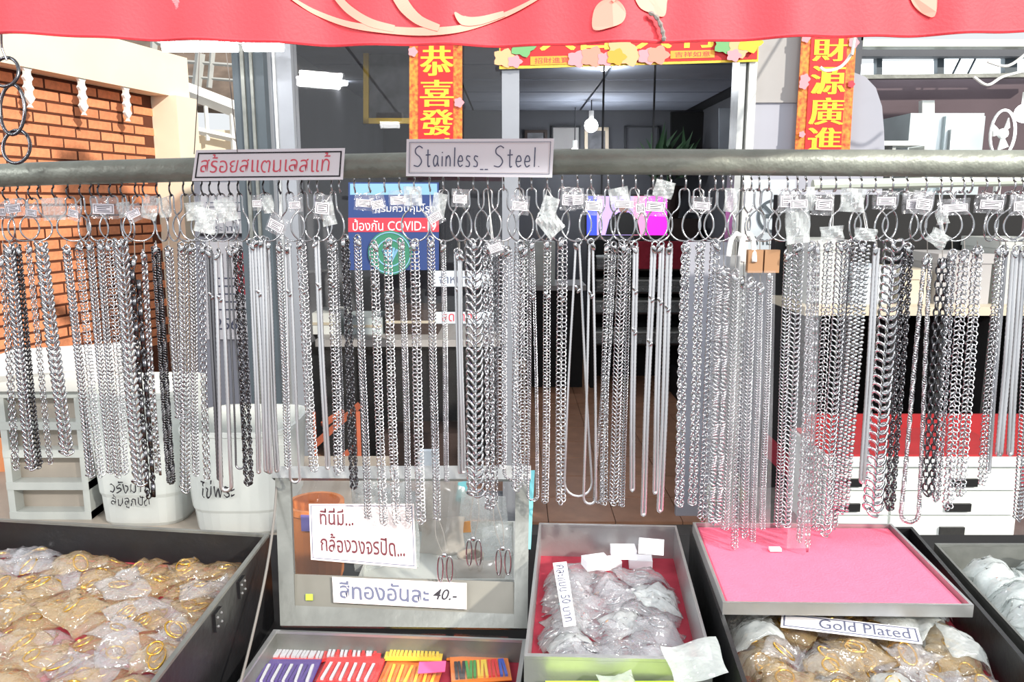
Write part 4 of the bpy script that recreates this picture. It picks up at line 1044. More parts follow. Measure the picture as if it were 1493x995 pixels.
# latches on its right flank
d_ = (c4[2]-c4[1]).normalized(); nn_ = Vector((-d_.y, d_.x, 0)); nn_ = nn_ if nn_.x > 0 else -nn_
for s in (0.115, 0.20):
    o0 = c4[1]+d_*s; o0 = Vector((o0.x, o0.y, ZR-0.03))
    pl = G().hexa([o0, o0+d_*0.022, o0+d_*0.022+nn_*0.003, o0+nn_*0.003], [v+Vector((0, 0, 0.024)) for v in (o0, o0+d_*0.022, o0+d_*0.022+nn_*0.003, o0+nn_*0.003)]).out('latch', M['black'], tl)
    for a_, b_ in ((0.005, 0.006), (0.017, 0.006), (0.005, 0.018), (0.017, 0.018)):
        G().ball(o0+d_*a_+nn_*0.0036+Vector((0, 0, b_)), 0.0018, 6, 4).out('rivet', M['alu'], pl)
G().tube(smoothcurve([P(404, 694, 1.172), P(399, 760, 1.10), P(385, 850, 1.0), P(352, 990, .87), PZ(318, 1090, .905)], 5), 0.0018, 6).out('power_cord', M['cord'], label='thin grey cord beside the large black case', cat='cord')
# centre open case: base tray with colour packs and upright lid
zc = 0.90
c4 = [PZ(399, 922, zc), PZ(768, 936, zc), PZ(742, 1120, zc), PZ(270, 1110, zc)]
tc_, inn, zb = tray('open_case', c4, 0.03, 0.007, M['alu_dull'], M['velvet'], 'open grey case with an upright framed lid and colourful packs', 'case', base=0.8605, rim_m=M['alu'])
YL0 = max(c4[0].y, c4[1].y)+0.007
def lidp(x, y): # upright lid plane leaning back a little
    f = (910-y)/225.0
    return P(x, y, YL0+0.14*f)
def lidbar(name, pix, th, m):
    q = [lidp(x, y) for x, y in pix]; return G().slab(q, th).out(name, m, tc_)
lidbar('lid_post', ((410, 912), (432, 905), (424, 690), (402, 690)), 0.012, M['alu_dull'])
lidbar('lid_post', ((749, 916), (769, 918), (772, 690), (752, 690)), 0.012, M['alu_dull'])
lidbar('lid_top_bar', ((398, 699), (774, 701), (774, 681), (398, 682)), 0.014, M['alu'])
lidbar('lid_bottom_bar', ((410, 914), (769, 918), (769, 898), (412, 884)), 0.012, M['alu_dull'])
lidbar('lid_rail', ((430, 886), (754, 898), (754, 850), (430, 838)), 0.006, mat('lid_rail_paint', (120, 118, 110), 0.5, 0.3, var=0.15))
lidbar('lid_glass', ((428, 842), (754, 852), (754, 700), (424, 698)), 0.002, M['glass'])
q = [lidp(x, y)+Vector((0, -0.008, 0)) for x, y in ((448, 872), (458, 872), (458, 863), (448, 863))]; G().slab(q, 0.002).out('sticker', M['lime'], tc_)
# two paper signs on the lid
q = [lidp(x, y)+Vector((0, -0.006, 0)) for x, y in ((455, 814), (608, 827), (604, 733), (452, 733))]
t = empty('paper_sign', q[0].lerp(q[1], .5), 'white paper sign with two lines of maroon handwriting on the lid', 'sign'); G().slab(q, 0.001).out('sheet', M['paper_warm'], t)
border(G(), q, 0.03, 0.012, 0.0004, 0.0008).out('border_line', M['ink_grey'], t)
text('lettering', 'ที่นี่มี...', q, (0.1, 0.62, 0.42, 0.92), M['ink_maroon'], t, 0.0011, jitter=0.02, bold=0.012)
text('lettering', 'กล้องวงจรปิด...', q, (0.1, 0.16, 0.90, 0.48), M['ink_maroon'], t, 0.0011, jitter=0.02, bold=0.012)
q = [lidp(x, y)+Vector((0, -0.012, 0)) for x, y in ((489, 873), (681, 883), (681, 845), (487, 836))]
t = empty('paper_sign', q[0].lerp(q[1], .5), 'white price strip with grey handwriting under the maroon lettered sign', 'sign'); G().slab(q, 0.001).out('sheet', M['paper_warm'], t)
text('lettering', 'สีทองอันละ', q, (0.05, 0.16, 0.72, 0.86), M['ink_grey'], t, 0.0011, jitter=0.02, bold=0.012)
pt = G().slab(front(sub(q, 0.74, 0.08, 0.93, 0.9), 0.0012), 0.0006).out('patch', M['paper'], t)
text('lettering', '40.-', q, (0.75, 0.3, 0.93, 0.72), M['ink_black'], t, 0.002, bold=0.01, shear=0.3)
# behind the lid: orange jar, bags
def jar(px_, py_, Y, r, h, m, label, name='jar', z0=0.8605):
    c = P(px_, py_, Y); c = Vector((c.x, Y, z0)); hh = h-z0
    t = empty(name, c, label, 'jar')
    G().lathe([(r*.85, 0), (r*.95, hh*.1), (r, hh*.9), (r*1.05, hh*.92), (r*1.05, hh), (r*.9, hh), (r*.85, hh*.2)], c, 24).out('body', m, t, smooth=False)
    return t, c
t, c = jar(462, 780, 1.27, 0.046, P(470, 735, 1.26).z, M['orange'], 'orange plastic jar behind the lid')
G().box((c.x-0.012, c.y-0.05, P(455, 775, 1.22).z), (c.x+0.03, c.y-0.04, P(455, 752, 1.22).z)).out('label_patch', mat('purple_label', (110, 100, 170), 0.6), t)
xt0, xt1 = P(522, 840, 1.2).x, P(752, 840, 1.2).x
ts, inn_s, zs = tray('storage_tray', [(xt0, 1.43, .893), (xt1, 1.43, .893), (xt1, 1.192, .893), (xt0, 1.192, .893)], .010, .005, M['plast_grey'], M['plast_grey'], 'low grey tray holding the bags behind the lid', 'tray', base=.8605)
t2, c2 = jar(686, 800, 1.258, 0.022, P(675, 812, 1.25).z, M['plast_shade'], 'beige cup behind the lid', 'cup', z0=zs)
t3, c3 = jar(556, 745, 1.352, 0.052, P(525, 702, 1.34).z, M['film_white'], 'clear jar with a pale lid behind the signs', z0=zs)
def stand_bag(px_, Yf, w, h, th, seed, m, rx, rz, lb):
    """a bag standing in the tray: its front at depth Yf, its foot on the tray floor"""
    me = packet_mesh(w, h, th, seed, m); R_ = Euler((rx, 0, rz)).to_matrix(); v = [R_ @ x.co for x in me.vertices]
    loc = Vector((P(px_, 780, Yf+.02).x, Yf-min(a.y for a in v), zs-.0005-min(a.z for a in v)))
    inst('crumpled_bag', me, loc, (rx, 0, rz), label=lb, cat='bag')
    return Yf+max(a.y for a in v)-min(a.y for a in v)
ye = stand_bag(648, 1.368, .105, .105, .03, 71, M['grey_bag'], 1.50, .05, 'grey crumpled bag behind the lid near the beige cup')
stand_bag(644, 1.290, .078, .066, .025, 72, M['grey_bag'], 1.45, .05, 'small grey crumpled bag beside the beige cup')
stand_bag(706, 1.335, .085, .092, .02, 73, M['film_white'], 1.52, -.06, 'white crumpled wrapper behind the lid')
stand_bag(724, 1.290, .055, .056, .02, 74, M['film_white'], 1.45, .05, 'white wrapper at the right lid post')
stand_bag(690, 1.199, .10, .034, .014, 75, M['grey_bag'], 1.35, 0, 'grey wrapper low behind the lid')
stand_bag(564, 1.240, .105, .15, .025, 76, M['film_white'], 1.52, 0, 'cloudy bag at the top of the maroon lettered sign')
G().slab([P(x, y, 1.340) for x, y in ((671, 777), (687, 776), (687, 760), (671, 762))], 0.003).out('orange_tag', mat('orange_tag', (238, 160, 60), .6), label='small orange square tag on the white wrapper behind the lid', cat='tag')
G().slab([P(x, y, 1.392) for x, y in ((664, 730), (676, 732), (684, 702), (668, 704))], 0.006).out('teal_clip', M['teal'], label='small teal clip on the grey bag behind the lid', cat='clip')
G().slab([lidp(x, y)+Vector((0, .010, 0)) for x, y in ((769, 806), (774, 806), (780, 690), (764, 690))], 0.006).out('teal_strap', M['teal'], label='pale teal strap hanging beside the right lid post', cat='strap')
xl_ = P(610, 690, 1.44).x; G().box((xl_, 1.435, 0.8605), (P(640, 690, 1.44).x, 1.448, P(610, 657, 1.44).z)).out('leaflet', M['notice'], label='folded pale leaflet with red edge standing behind the lid', cat='leaflet')
# colour packs in the open case
stick = {k: G().box((-0.0019, -0.019, 0), (0.0019, 0.019, 0.003)).mesh('stick', M['st_'+k]) for k in ('red', 'silver', 'yellow', 'orange', 'purple', 'green', 'blue', 'blk')}
packs = ((440, 948, 14, ('silver',), 'red', 'film', 'pack of silver sticks with a red edge at the back corner'), (516, 946, 12, ('silver', 'silver', 'red'), 'red', 'film', 'pack of red and silver sticks beside the yellow pack'),
         (606, 946, 13, ('yellow',), 'yellow', 'film_gold', 'yellow pack of gilded sticks'), (697, 948, 13, ('yellow', 'orange', 'red'), 'orange', 'film', 'pack of orange and yellow sticks by the right lid post'),
         (418, 982, 14, ('purple', 'silver', 'purple'), 'purple', 'film', 'pack of purple and white sticks'), (512, 980, 12, ('silver', 'red'), 'red', 'film', 'red backed pack of white sticks'),
         (600, 984, 12, ('orange', 'yellow'), 'orange', 'film', 'orange pack of yellow sticks under the pink tag'), (700, 976, 14, ('blk', 'green', 'yellow', 'red', 'blue'), 'orange', 'film', 'pack of mixed dark, green and yellow sticks'))
for k, (px_, py_, n, cols, back, fm, lb) in enumerate(packs):
    c = PZ(px_, py_, zb+0.002+0.003*(k % 3)); wpk = 0.070
    t = empty('stick_pack', c, lb+' in the open case', 'pack')
    rz = random.uniform(-.12, .12); ca, sa = math.cos(rz), math.sin(rz)
    R = lambda x, y, z_: c+Vector((x*ca-y*sa, x*sa+y*ca, z_))
    hw, hd = wpk/2+0.005, 0.031
    G().hexa([R(-hw, -hd, 0), R(hw, -hd, 0), R(hw, hd, 0), R(-hw, hd, 0)], [R(-hw, -hd, .0012), R(hw, -hd, .0012), R(hw, hd, .0012), R(-hw, hd, .0012)]).out('backing', M['st_'+back], t)
    for i in range(n):
        inst('stick', stick[cols[i % len(cols)] if len(cols) < 4 else cols[min(i*len(cols)//n, len(cols)-1)]], R((i-(n-1)/2)*wpk/n, -0.004, .0013), (0, 0, rz+random.uniform(-.08, .08)), t)
    G().hexa([R(-hw, -hd, .005), R(hw, -hd, .005), R(hw, hd, .004), R(-hw, hd, .004)], [R(-hw, -hd, .0056), R(hw, -hd, .0056), R(hw, hd, .0046), R(-hw, hd, .0046)]).out('film', M['film_thin'], t)
c = PZ(630, 975, zb+.0132); pk = G().slab([c+Vector((-.018, -.012, 0)), c+Vector((.018, -.008, 0)), c+Vector((.018, .010, .004)), c+Vector((-.018, .008, .004))], .001).out('pink_price_tag', M['st_pinkt'], label='bright pink price tag on the colour packs', cat='tag')
# middle aluminium case
zm = 0.985
c4 = [PZ(786, 766, zm), PZ(986, 770, zm), PZ(1040, 968, zm), PZ(764, 962, zm)]
tm, inn, zb = tray('display_case', c4, 0.05, 0.0075, M['alu'], M['velvet'], 'aluminium display case with red lining and cloudy packets', 'case', base=0.8605, rim_m=M['alu'])
vis = [inn[0].lerp(inn[3], .25), inn[1].lerp(inn[2], .25), inn[2], inn[3]]; vis = [Vector((v.x, v.y, zb)) for v in vis]
hp = Heap(inn, zb)
fill(vis, zb, 0.036, PKC+PKW[:2], HOOP_S, 'packet in the aluminium case', 'packets in the aluminium display case', layers=2, keep=0.7, inset_m=0.04, heap=hp)
pad_me = G().box((-.018, -.012, 0), (.018, .012, .014)).mesh('earring_pad', M['paper'])
for i, (px_, py_, rz) in enumerate(((868, 840, .3), (908, 838, 0), (948, 844, -.2), (888, 810, .1), (934, 808, -.1))):
    c = PZ(px_, py_, zb+.02); cx_, cy_ = hp.fit(c.x, c.y, rz, .036, .024); ca, sa = math.cos(rz), math.sin(rz)
    z_, gx, gy = hp.lay([Vector((cx_+a*ca-b*sa, cy_+a*sa+b*ca, 0)) for a, b in ((-.018, -.012), (.018, -.012), (.018, .012), (-.018, .012))]); hp.put(gx, gy, np.full(gx.shape, z_+.014))
    inst('earring_pad', pad_me, (cx_, cy_, z_-.0003), (0, 0, rz), label='small white card pad in the aluminium display case', cat='pad', group='white card pads')
pix = ((822, 915), (840, 912), (826, 820), (806, 822)); z_ = zb+.02
for _ in range(4): q = [PZ(x, y, z_) for x, y in pix]; z_, gx, gy = hp.lay(q)
q = [Vector((v.x, v.y, z_+.0004)) for v in q]
qs = [q[3], q[0], q[1], q[2]]
t = empty('paper_strip', q[0], 'white paper strip with grey handwriting in the aluminium case', 'sign'); G().slab(q, 0.001).out('sheet', M['paper'], t)
text('lettering', 'คละแบบ 50 บาท', qs, (0.06, 0.15, 0.95, 0.85), M['ink_grey'], t, 0.001, jitter=0.03)
inst('crumpled_bag', packet_mesh(.06, .05, .015, 80, M['film_white']), PZ(1010, 975, zm+.008), (0.3, 0, .1), label='cloudy bag lying over the front corner of the aluminium case', cat='bag')
zl_ = .966; fy = min(c4[2].y, c4[3].y)-0.004
x0_, x1_ = PZ(795, 992, zl_).x, PZ(985, 992, zl_).x
lb_ = empty('lime_box', ((x0_+x1_)/2, fy-.03, .8605), 'lime green box in front of the aluminium case', 'box')
G().box((x0_+.002, fy-.06, .8605), (x1_-.002, fy-.002, zl_-.008)).out('body', M['lime'], lb_); G().box((x0_, fy-.062, zl_-.008), (x1_, fy, zl_)).out('lid', M['lime'], lb_)
inst('crumpled_bag', packet_mesh(.04, .05, .012, 81, M['film_white']), ((x0_+x1_)/2+.005, fy-.028, zl_-.0005), (0, 0, .1), label='cloudy bag lying on the lime green box', cat='bag')
# right black case, gold plated packets
zk = 1.0
c4 = [PZ(1006, 772, zk), PZ(1330, 772, zk), PZ(1535, 1010, zk), PZ(1092, 1030, zk)]
tk, inn, zb = tray('jewellery_case', c4, 0.055, 0.009, M['black'], M['velvet'], 'black case of gold plated packets under the pink felt tray', 'case', base=0.8605, rim_m=M['black'])
vis = [PZ(1046, 880, zb), PZ(1405, 885, zb), PZ(1510, 1060, zb), PZ(1085, 1060, zb)]
hk = Heap(inn, zb)
fill(vis, zb, 0.04, PKG+PKC[:2]+PKW[:1], HOOP_G, 'packet under the pink tray', 'packets under the pink felt tray', layers=2, heap=hk)
for i, (px_, py_) in enumerate(((1080, 925), (1300, 925), (1380, 945), (1390, 915))):
    c = PZ(px_, py_, zb+.02)
    hk.drape('jewellery_packet', c.x, c.y, i*.7, PKW[i % 2], 900+i, poly=[c+Vector((a, b, 0)) for a, b in ((-.03, -.03), (.03, -.03), (.03, .03), (-.03, .03))], label='milky white packet in the case under the pink felt tray', cat='packet', group='white packets under the pink felt tray')
pix = ((1138, 915), (1345, 940), (1338, 917), (1140, 895)); z_ = zb+.03
for _ in range(4): q = [PZ(x, y, z_) for x, y in pix]; z_, gx, gy = hk.lay(q)
q = [Vector((v.x, v.y, z_+.0003)) for v in q]
t = empty('paper_strip', q[0].lerp(q[1], .5), 'white paper strip lettered Gold Plated in the black case', 'sign'); G().slab(q, 0.0008).out('sheet', M['paper'], t)
border(G(), q, 0.08, 0.05, 0.0004, 0.0006).out('border_line', M['ink_grey'], t)
text('lettering', 'Gold Plated', q, (0.28, 0.2, 0.93, 0.85), M['ink_grey'], t, 0.001)
# pink felt tray on top
zp = 1.019
c4 = [PZ(1010, 763, zp), PZ(1300, 765, zp), PZ(1420, 884, zp), PZ(1054, 880, zp)]
tp, inn, zb = tray('felt_tray', c4, 0.008, 0.005, M['alu'], M['alu'], 'shallow metal tray lined with bright pink felt', 'tray', base=1.0040, rim_m=M['alu'], rim=0.0012)
fl = [Vector((c.x, c.y, zb+.0004)) for c in inn]; fh = [Vector((c.x, c.y, zb+.004)) for c in [i_.lerp(sum(inn, Vector())/4, .03) for i_ in inn]]
G().hexa(fl, fh).out('felt', M['pink'], tp)
c = PZ(1130, 803, zb+.006); G().box(c-Vector((.008, .004, 0)), c+Vector((.008, .004, .004))).out('paper_scrap', M['paper'], label='tiny white paper scrap on the pink felt', cat='scrap')
# far right tray of milky bags
zq = 0.985
c4 = [PZ(1362, 796, zq), PZ(1640, 796, zq), PZ(1830, 1010, zq), PZ(1556, 1010, zq)]
tq, inn, zb = tray('plastic_tray', c4, 0.04, 0.006, M['alu_dull'], M['plast_grey'], 'grey tray of milky plastic bags beside the pink felt tray', 'tray', base=0.8605)
fill([Vector((v.x, v.y, zb)) for v in inn], zb, 0.045, PKW, None, 'plastic bag in the grey tray', 'milky bags in the grey tray', layers=2, name='plastic_bag', inset_m=0.06, heap=Heap(inn, zb))
#SECTION_CHAINS
# ------------------------------------------------------------------ hooks, rings, necklaces, tags
def torus_np(a, b, r, nm, nn):
    """oval link in the (s,t) plane: semi-axes a along s, b along t; wire radius r. returns verts (s,n,t) and quads"""
    k = np.arange(nm)*2*np.pi/nm; l = np.arange(nn)*2*np.pi/nn
    cs, sn = np.cos(k), np.sin(k)
    nx, nz = cs*b, sn*a; ln = np.hypot(nx, nz); nx, nz = nx/ln, nz/ln
    V = np.stack([(a*cs)[:, None]+r*np.cos(l)[None]*nx[:, None], np.repeat((r*np.sin(l))[None], nm, 0), (b*sn)[:, None]+r*np.cos(l)[None]*nz[:, None]], -1).reshape(-1, 3)
    i = np.arange(nm)[:, None]; j = np.arange(nn)[None]
    Fq = np.stack([i*nn+j, ((i+1) % nm)*nn+j, ((i+1) % nm)*nn+(j+1) % nn, i*nn+(j+1) % nn], -1).reshape(-1, 4)
    return V, Fq
def rotm(axis, ang):
    c, s = math.cos(ang), math.sin(ang)
    if axis == 's': return np.array([[1, 0, 0], [0, c, -s], [0, s, c]])
    if axis == 'n': return np.array([[c, 0, s], [0, 1, 0], [-s, 0, c]])
    return np.array([[c, -s, 0], [s, c, 0], [0, 0, 1]])
def resample(pts, pitch):
    pts = np.array([tuple(p) for p in pts]); d = np.linalg.norm(np.diff(pts, axis=0), axis=1); c = np.concatenate([[0], np.cumsum(d)])
    n = max(2, int(c[-1]/pitch)+1); s = np.linspace(0, c[-1], n)
    Pn = np.stack([np.interp(s, c, pts[:, k]) for k in range(3)], 1)
    T = np.gradient(Pn, axis=0); T /= np.linalg.norm(T, axis=1)[:, None]+1e-9
    return Pn, T
def frames(T, nref=(0, -1, 0)):
    n = np.array(nref)[None]-T*(T@np.array(nref))[:, None]; n /= np.linalg.norm(n, axis=1)[:, None]
    s = np.cross(n, T)
    return s, n
TYPES = {
 'curb':  dict(pitch=0.82, a=0.40, b=0.62, r=0.14, words='curb-link'),
 'wheat': dict(pitch=0.78, a=0.41, b=0.50, r=0.125, words='wheat-pattern'),
 'cable': dict(pitch=0.95, a=0.36, b=0.62, r=0.13, words='oval cable-link'),
 'rope':  dict(pitch=0.42, a=0.38, b=0.40, r=0.15, words='twisted rope'),
 'byz':   dict(pitch=0.52, a=0.36, b=0.46, r=0.13, words='byzantine-weave'),
 'snake': dict(words='smooth snake'),
 'bead':  dict(words='double-bead'),
 'bar':   dict(words='bar-link'),
}
def strand_np(path, lw, typ, rn):
    if typ == 'snake':
        Pn, T = resample(path, lw*0.55); s, n = frames(T); seg = 7; k = np.arange(seg)*2*np.pi/seg
        rad = lw*0.5*(1-0.13*(np.arange(len(Pn)) % 2))
        V = Pn[:, None]+(s[:, None]*np.cos(k)[None, :, None]+n[:, None]*np.sin(k)[None, :, None])*rad[:, None, None]
        i = np.arange(len(Pn)-1)[:, None]; j = np.arange(seg)[None]
        Fq = np.stack([i*seg+j, i*seg+(j+1) % seg, (i+1)*seg+(j+1) % seg, (i+1)*seg+j], -1).reshape(-1, 4)
        return V.reshape(-1, 3), Fq
    if typ == 'bead':
        Pn, T = resample(path, lw*0.42); s, n = frames(T)
        g = G().ball((0, 0, 0), 1.0, 6, 4); b0 = np.array(g.v); quads = [q if len(q) == 4 else (q[0], q[1], q[2], q[2]) for q in g.f]
        VV = []; FF = []; fq = np.array([q for q in g.f if len(q) == 4])
        # keep it quad-only: caps closed by degenerate-free squashing
        b0 = b0.copy(); nb = len(b0)
        for k in range(len(Pn)):
            for sg in (-1, 1):
                c = Pn[k]+s[k]*sg*lw*0.25+n[k]*(lw*0.12*(1 if (k+(sg > 0)) % 2 else -1))+T[k]*lw*0.1*sg
                VV.append(c+(b0*np.array([0.30, 0.26, 0.22])*lw)@np.stack([s[k], n[k], T[k]]))
                FF.append(fq+nb*len(FF))
        return np.concatenate(VV), np.concatenate(FF)
    if typ == 'bar':
        Pn, T = resample(path, lw*0.5); s, n = frames(T); VV = []; FF = []; base = 0; tv, tf = torus_np(lw*.36, lw*.5, lw*.13, 8, 4)
        bx_ = np.array(G().box((-.32*lw, -.14*lw, -1.15*lw), (.32*lw, .14*lw, 1.15*lw)).v); bf = np.array(G().box((0, 0, 0), (1, 1, 1)).f)
        k = 0
        while k < len(Pn)-6:
            for m_ in (0, 1, 2):
                R = np.stack([s[k], n[k], T[k]]); v = (tv@rotm('t', 0.75 if m_ % 2 else -0.75).T)@R+Pn[k+m_]
                VV.append(v); FF.append(tf+base); base += len(v)
            R = np.stack([s[k], n[k], T[k]]); v = bx_@R+Pn[min(k+5, len(Pn)-1)]; VV.append(v); FF.append(bf+base); base += len(v)
            k += 8
        return np.concatenate(VV), np.concatenate(FF)
    p = TYPES[typ]; Pn, T = resample(path, lw*p['pitch']); s, n = frames(T); N = len(Pn); h = N//2
    nm, nn = (10, 5) if lw > 0.007 else (8, 4)
    tv, tf = torus_np(p['a']*lw, p['b']*lw, p['r']*lw, nm, nn); m = len(tv)
    VV = np.empty((N, m, 3))
    for k in range(N):
        sg = 1 if k < h else -1; j = rn.uniform(-.12, .12)
        if typ == 'curb': R = rotm('n', 0.55*sg+j)@rotm('t', 0.75*sg+j)
        elif typ == 'wheat': R = rotm('n', 0.75*(1 if k % 2 else -1)+j)@rotm('s', 0.5+j)
        elif typ == 'cable': R = rotm('t', (0.8 if k % 2 else -0.8)+j)
        elif typ == 'rope': R = rotm('t', k*0.62)@rotm('s', 0.9)
        else: R = rotm('t', (k % 4)*0.8+j)@rotm('n', (0.6 if k % 2 else -0.6))
        VV[k] = (tv@R.T)@np.stack([s[k], n[k], T[k]])+Pn[k]
    FF = (tf[None]+(np.arange(N)*m)[:, None, None]).reshape(-1, 4)
    return VV.reshape(-1, 3), FF
TONE = {'b': ('steel', 'bright'), 'm': ('steel_mid', 'silver grey'), 'd': ('steel_dark', 'dark grey')}
ZONES = ((240, 'in front of the brick wall'), (292, 'in front of the cream column'), (374, 'in front of the pinned notices'), (432, 'in front of the slate pillar'), (506, 'between the slate pillar and the blue poster'),
         (640, 'below the blue health poster'), (684, 'left of the heavy curb necklace'), (728, 'under the English lettered sign'), (770, 'in front of the pale window post'), (850, 'at the left of the open doorway'), (978, 'under the lit display'),
         (1050, 'right of the lit display'), (1140, 'under the no smoking notice'), (1222, 'left of the white drawers'), (1330, 'over the middle of the white drawers'), (1430, 'over the black drawer handles'), (2000, 'at the right end of the pipe'))
def zone(x):
    for a, b in ZONES:
        if x < a: return b
def loop_path(x0, y0, x1, y1, g0, g1, dep, rn, amp):
    """down one leg, round the bottom, up the other (pixels -> world)"""
    Lp = []; n = 16; ph = rn.rand()*6; a2 = amp
    ur = max(g1/2, 1.5)
    def cx(f): return x0+(x1-x0)*f+a2*math.sin(f*5+ph)*f
    for k in range(n+1):
        f = k/n; gap = g0+(g1-g0)*f
        Lp.append((cx(f)-gap/2, y0+(y1-ur-y0)*f))
    for k in range(1, 8):
        a = math.pi*k/8; Lp.append((cx(1)-g1/2*math.cos(a), y1-ur+ur*math.sin(a)))
    for k in range(n, -1, -1):
        f = k/n; gap = g0+(g1-g0)*f
        Lp.append((cx(f)+gap/2, y0+(y1-ur-y0)*f))
    out = []
    for i, (x, y) in enumerate(Lp):
        out.append(P(x, y, dep+0.0006*math.sin(i*0.7+ph)))
    return out
CLASP = G().ball((0, 0, 0), 0.0045, 8, 6, (0.75, 0.5, 1.4)).mesh('clasp', M['steel'], True)
KNOT = G().tube([(0.0042*math.cos(a), 0, 0.0042*math.sin(a)) for a in [2*math.pi*k/12 for k in range(12)]], 0.0014, 5, True).mesh('jump_ring', M['steel'], True)
NECK = []
def necklace(x0, y0, x1, y1, lw, typ='curb', tone='b', g0=None, g1=None, dd=0.0, pieces=False, knots=()):
    rn = np.random.RandomState(int(x0*7+y1)); dep = D(x0)+dd+rn.uniform(-.004, .004)
    u = pxs(dep, 500); w = lw*u*1.06
    g0 = lw*0.95 if g0 is None else g0; g1 = lw*0.95 if g1 is None else g1
    path = loop_path(x0, y0, x1, y1, g0, g1, dep, rn, 1.2)
    size = 'fine' if lw <= 5 else ('slim' if lw < 7 else ('medium' if lw < 10 else 'heavy'))
    ln = 'short ' if y1 < 700 else ('long ' if y1 > 745 else '')
    mk, tw = TONE[tone]
    lb = f"{ln}{size} {tw} {TYPES[typ]['words']} necklace {zone(x0)}"
    t = empty('necklace', P(x0, y0, dep), lb, 'necklace', 'necklaces '+zone(x0))
    if pieces:
        p = TYPES[typ]; Pn, T = resample(path, w*p['pitch']); s, n = frames(T); h = len(Pn)//2
        tv, tf = torus_np(p['a']*w, p['b']*w, p['r']*w, 12, 6); me = make_mesh('link', tv, tf, M[mk], True)
        for k in range(len(Pn)):
            sg = 1 if k < h else -1
            R = (rotm('n', 0.5*sg)@rotm('t', 0.7*sg)) if typ == 'curb' else rotm('t', 0.8 if k % 2 else -0.8)
            Mx = np.stack([s[k], n[k], T[k]], 1)@R
            inst('link', me, Vector(Pn[k]), Matrix([list(r) for r in Mx]), t)
    else:
        V, Fq = strand_np(path, w, typ, rn)
        o = obj('strand', V, Fq, M[mk] if typ != 'snake' else M['snake_dark' if tone == 'd' else 'snake_steel'], t, smooth=(typ != 'bar'), kind='stuff')
    inst('clasp', CLASP, P(x0+rn.uniform(-3, 3), y0+4, dep-0.006), (rn.uniform(-.4, .4), rn.uniform(-.6, .6), 0), t)
    inst('jump_ring', KNOT, P(x0+rn.uniform(-2, 2), y0-3, dep), (0, 0, rn.uniform(-1, 1)), t)
    if y0 > 361: G().tube([P(x0, 351, D(x0)), P(x0+.5, y0-2, dep)], .0006, 5).out('thread', M['cord'], t)
    for ky in knots:
        f = (ky-y0)/(y1-y0); kx = x0+(x1-x0)*f
        for sx in (-1.6, 1.6): inst('clasp', CLASP, P(kx+sx, ky+sx*1.6, dep-0.003), (0.2, 0.5*(1 if sx > 0 else -1), 0), t, scale=0.62)
    NECK.append((x0, y0))
N_ = necklace
# brick wall
N_(4, 380, 24, 684, 6, 'cable', 'm'); N_(13, 362, 45, 684, 9, 'curb', 'm'); N_(24, 362, 54, 680, 8, 'curb', 'd', dd=.008); N_(41, 362, 74, 676, 5, 'cable', 'm'); N_(60, 360, 96, 662, 11, 'curb', 'b')
N_(97, 365, 133, 695, 7, 'curb', 'm'); N_(115, 360, 146, 694, 6, 'wheat', 'm'); N_(131, 358, 160, 690, 6.5, 'curb', 'b'); N_(146, 357, 171, 694, 6.5, 'curb', 'b'); N_(159, 357, 183, 690, 6, 'wheat', 'b')
N_(176, 356, 203, 706, 12, 'curb', 'b', pieces=True); N_(196, 380, 219, 724, 9, 'bar', 'd'); N_(210, 372, 230, 690, 5, 'bar', 'm'); N_(227, 362, 250, 704, 7, 'rope', 'd'); N_(246, 366, 262, 610, 7, 'curb', 'm')
# column and notices
N_(266, 360, 271, 716, 8, 'curb', 'b'); N_(280, 362, 286, 692, 6, 'curb', 'm'); N_(293, 362, 302, 698, 6, 'cable', 'm'); N_(305, 366, 320, 700, 5, 'snake', 'd', knots=(432,)); N_(318, 370, 331, 716, 6, 'snake', 'm', g0=8, g1=15, knots=(436,))
N_(333, 366, 350, 684, 3, 'snake', 'd', g0=3, g1=12); N_(346, 362, 364, 706, 8, 'byz', 'd'); N_(366, 356, 378, 690, 4, 'snake', 'm'); N_(374, 352, 390, 688, 5, 'snake', 'm', knots=(428,))
N_(383, 352, 394, 690, 5, 'snake', 'b'); N_(389, 354, 404, 688, 4.5, 'snake', 'b', dd=.006); N_(407, 360, 421, 682, 5.5, 'curb', 'b'); N_(419, 362, 431, 704, 4.5, 'snake', 'm', g0=6, g1=14, knots=(428,))
N_(439, 356, 457, 686, 7, 'wheat', 'b', knots=(424,)); N_(462, 352, 477, 684, 4.5, 'snake', 'b', knots=(418,)); N_(483, 350, 493, 690, 6.5, 'wheat', 'm', knots=(414,)); N_(489, 360, 500, 686, 4, 'curb', 'm', dd=.008); N_(503, 350, 517, 712, 7, 'byz', 'd')
# poster
for a in ((521, 350, 536, 756, 6), (545, 358, 559, 764, 6.5), (565, 355, 577, 764, 6.5), (585, 355, 597, 762, 5), (604, 356, 614, 762, 7), (628, 352, 636, 758, 6)): N_(*a, 'wheat' if a[4] > 6 else 'curb', 'b', knots=(412+a[0] % 30,))
N_(646, 358, 652, 702, 4, 'curb', 'b'); N_(668, 370, 672, 690, 4, 'snake', 'm', g0=9, knots=(426,)); N_(670, 372, 675, 690, 4, 'snake', 'b', g0=3, dd=-.004)
N_(690, 356, 694, 722, 13, 'curb', 'b', pieces=True); N_(711, 362, 715, 742, 8, 'byz', 'b'); N_(722, 360, 721, 736, 5, 'cable', 'm', dd=.01)
N_(734, 364, 731, 682, 7, 'wheat', 'm'); N_(741, 366, 746, 700, 5, 'curb', 'm', g0=6, g1=24); N_(757, 358, 752, 714, 7, 'curb', 'b'); N_(764, 364, 764, 706, 6, 'wheat', 'b')
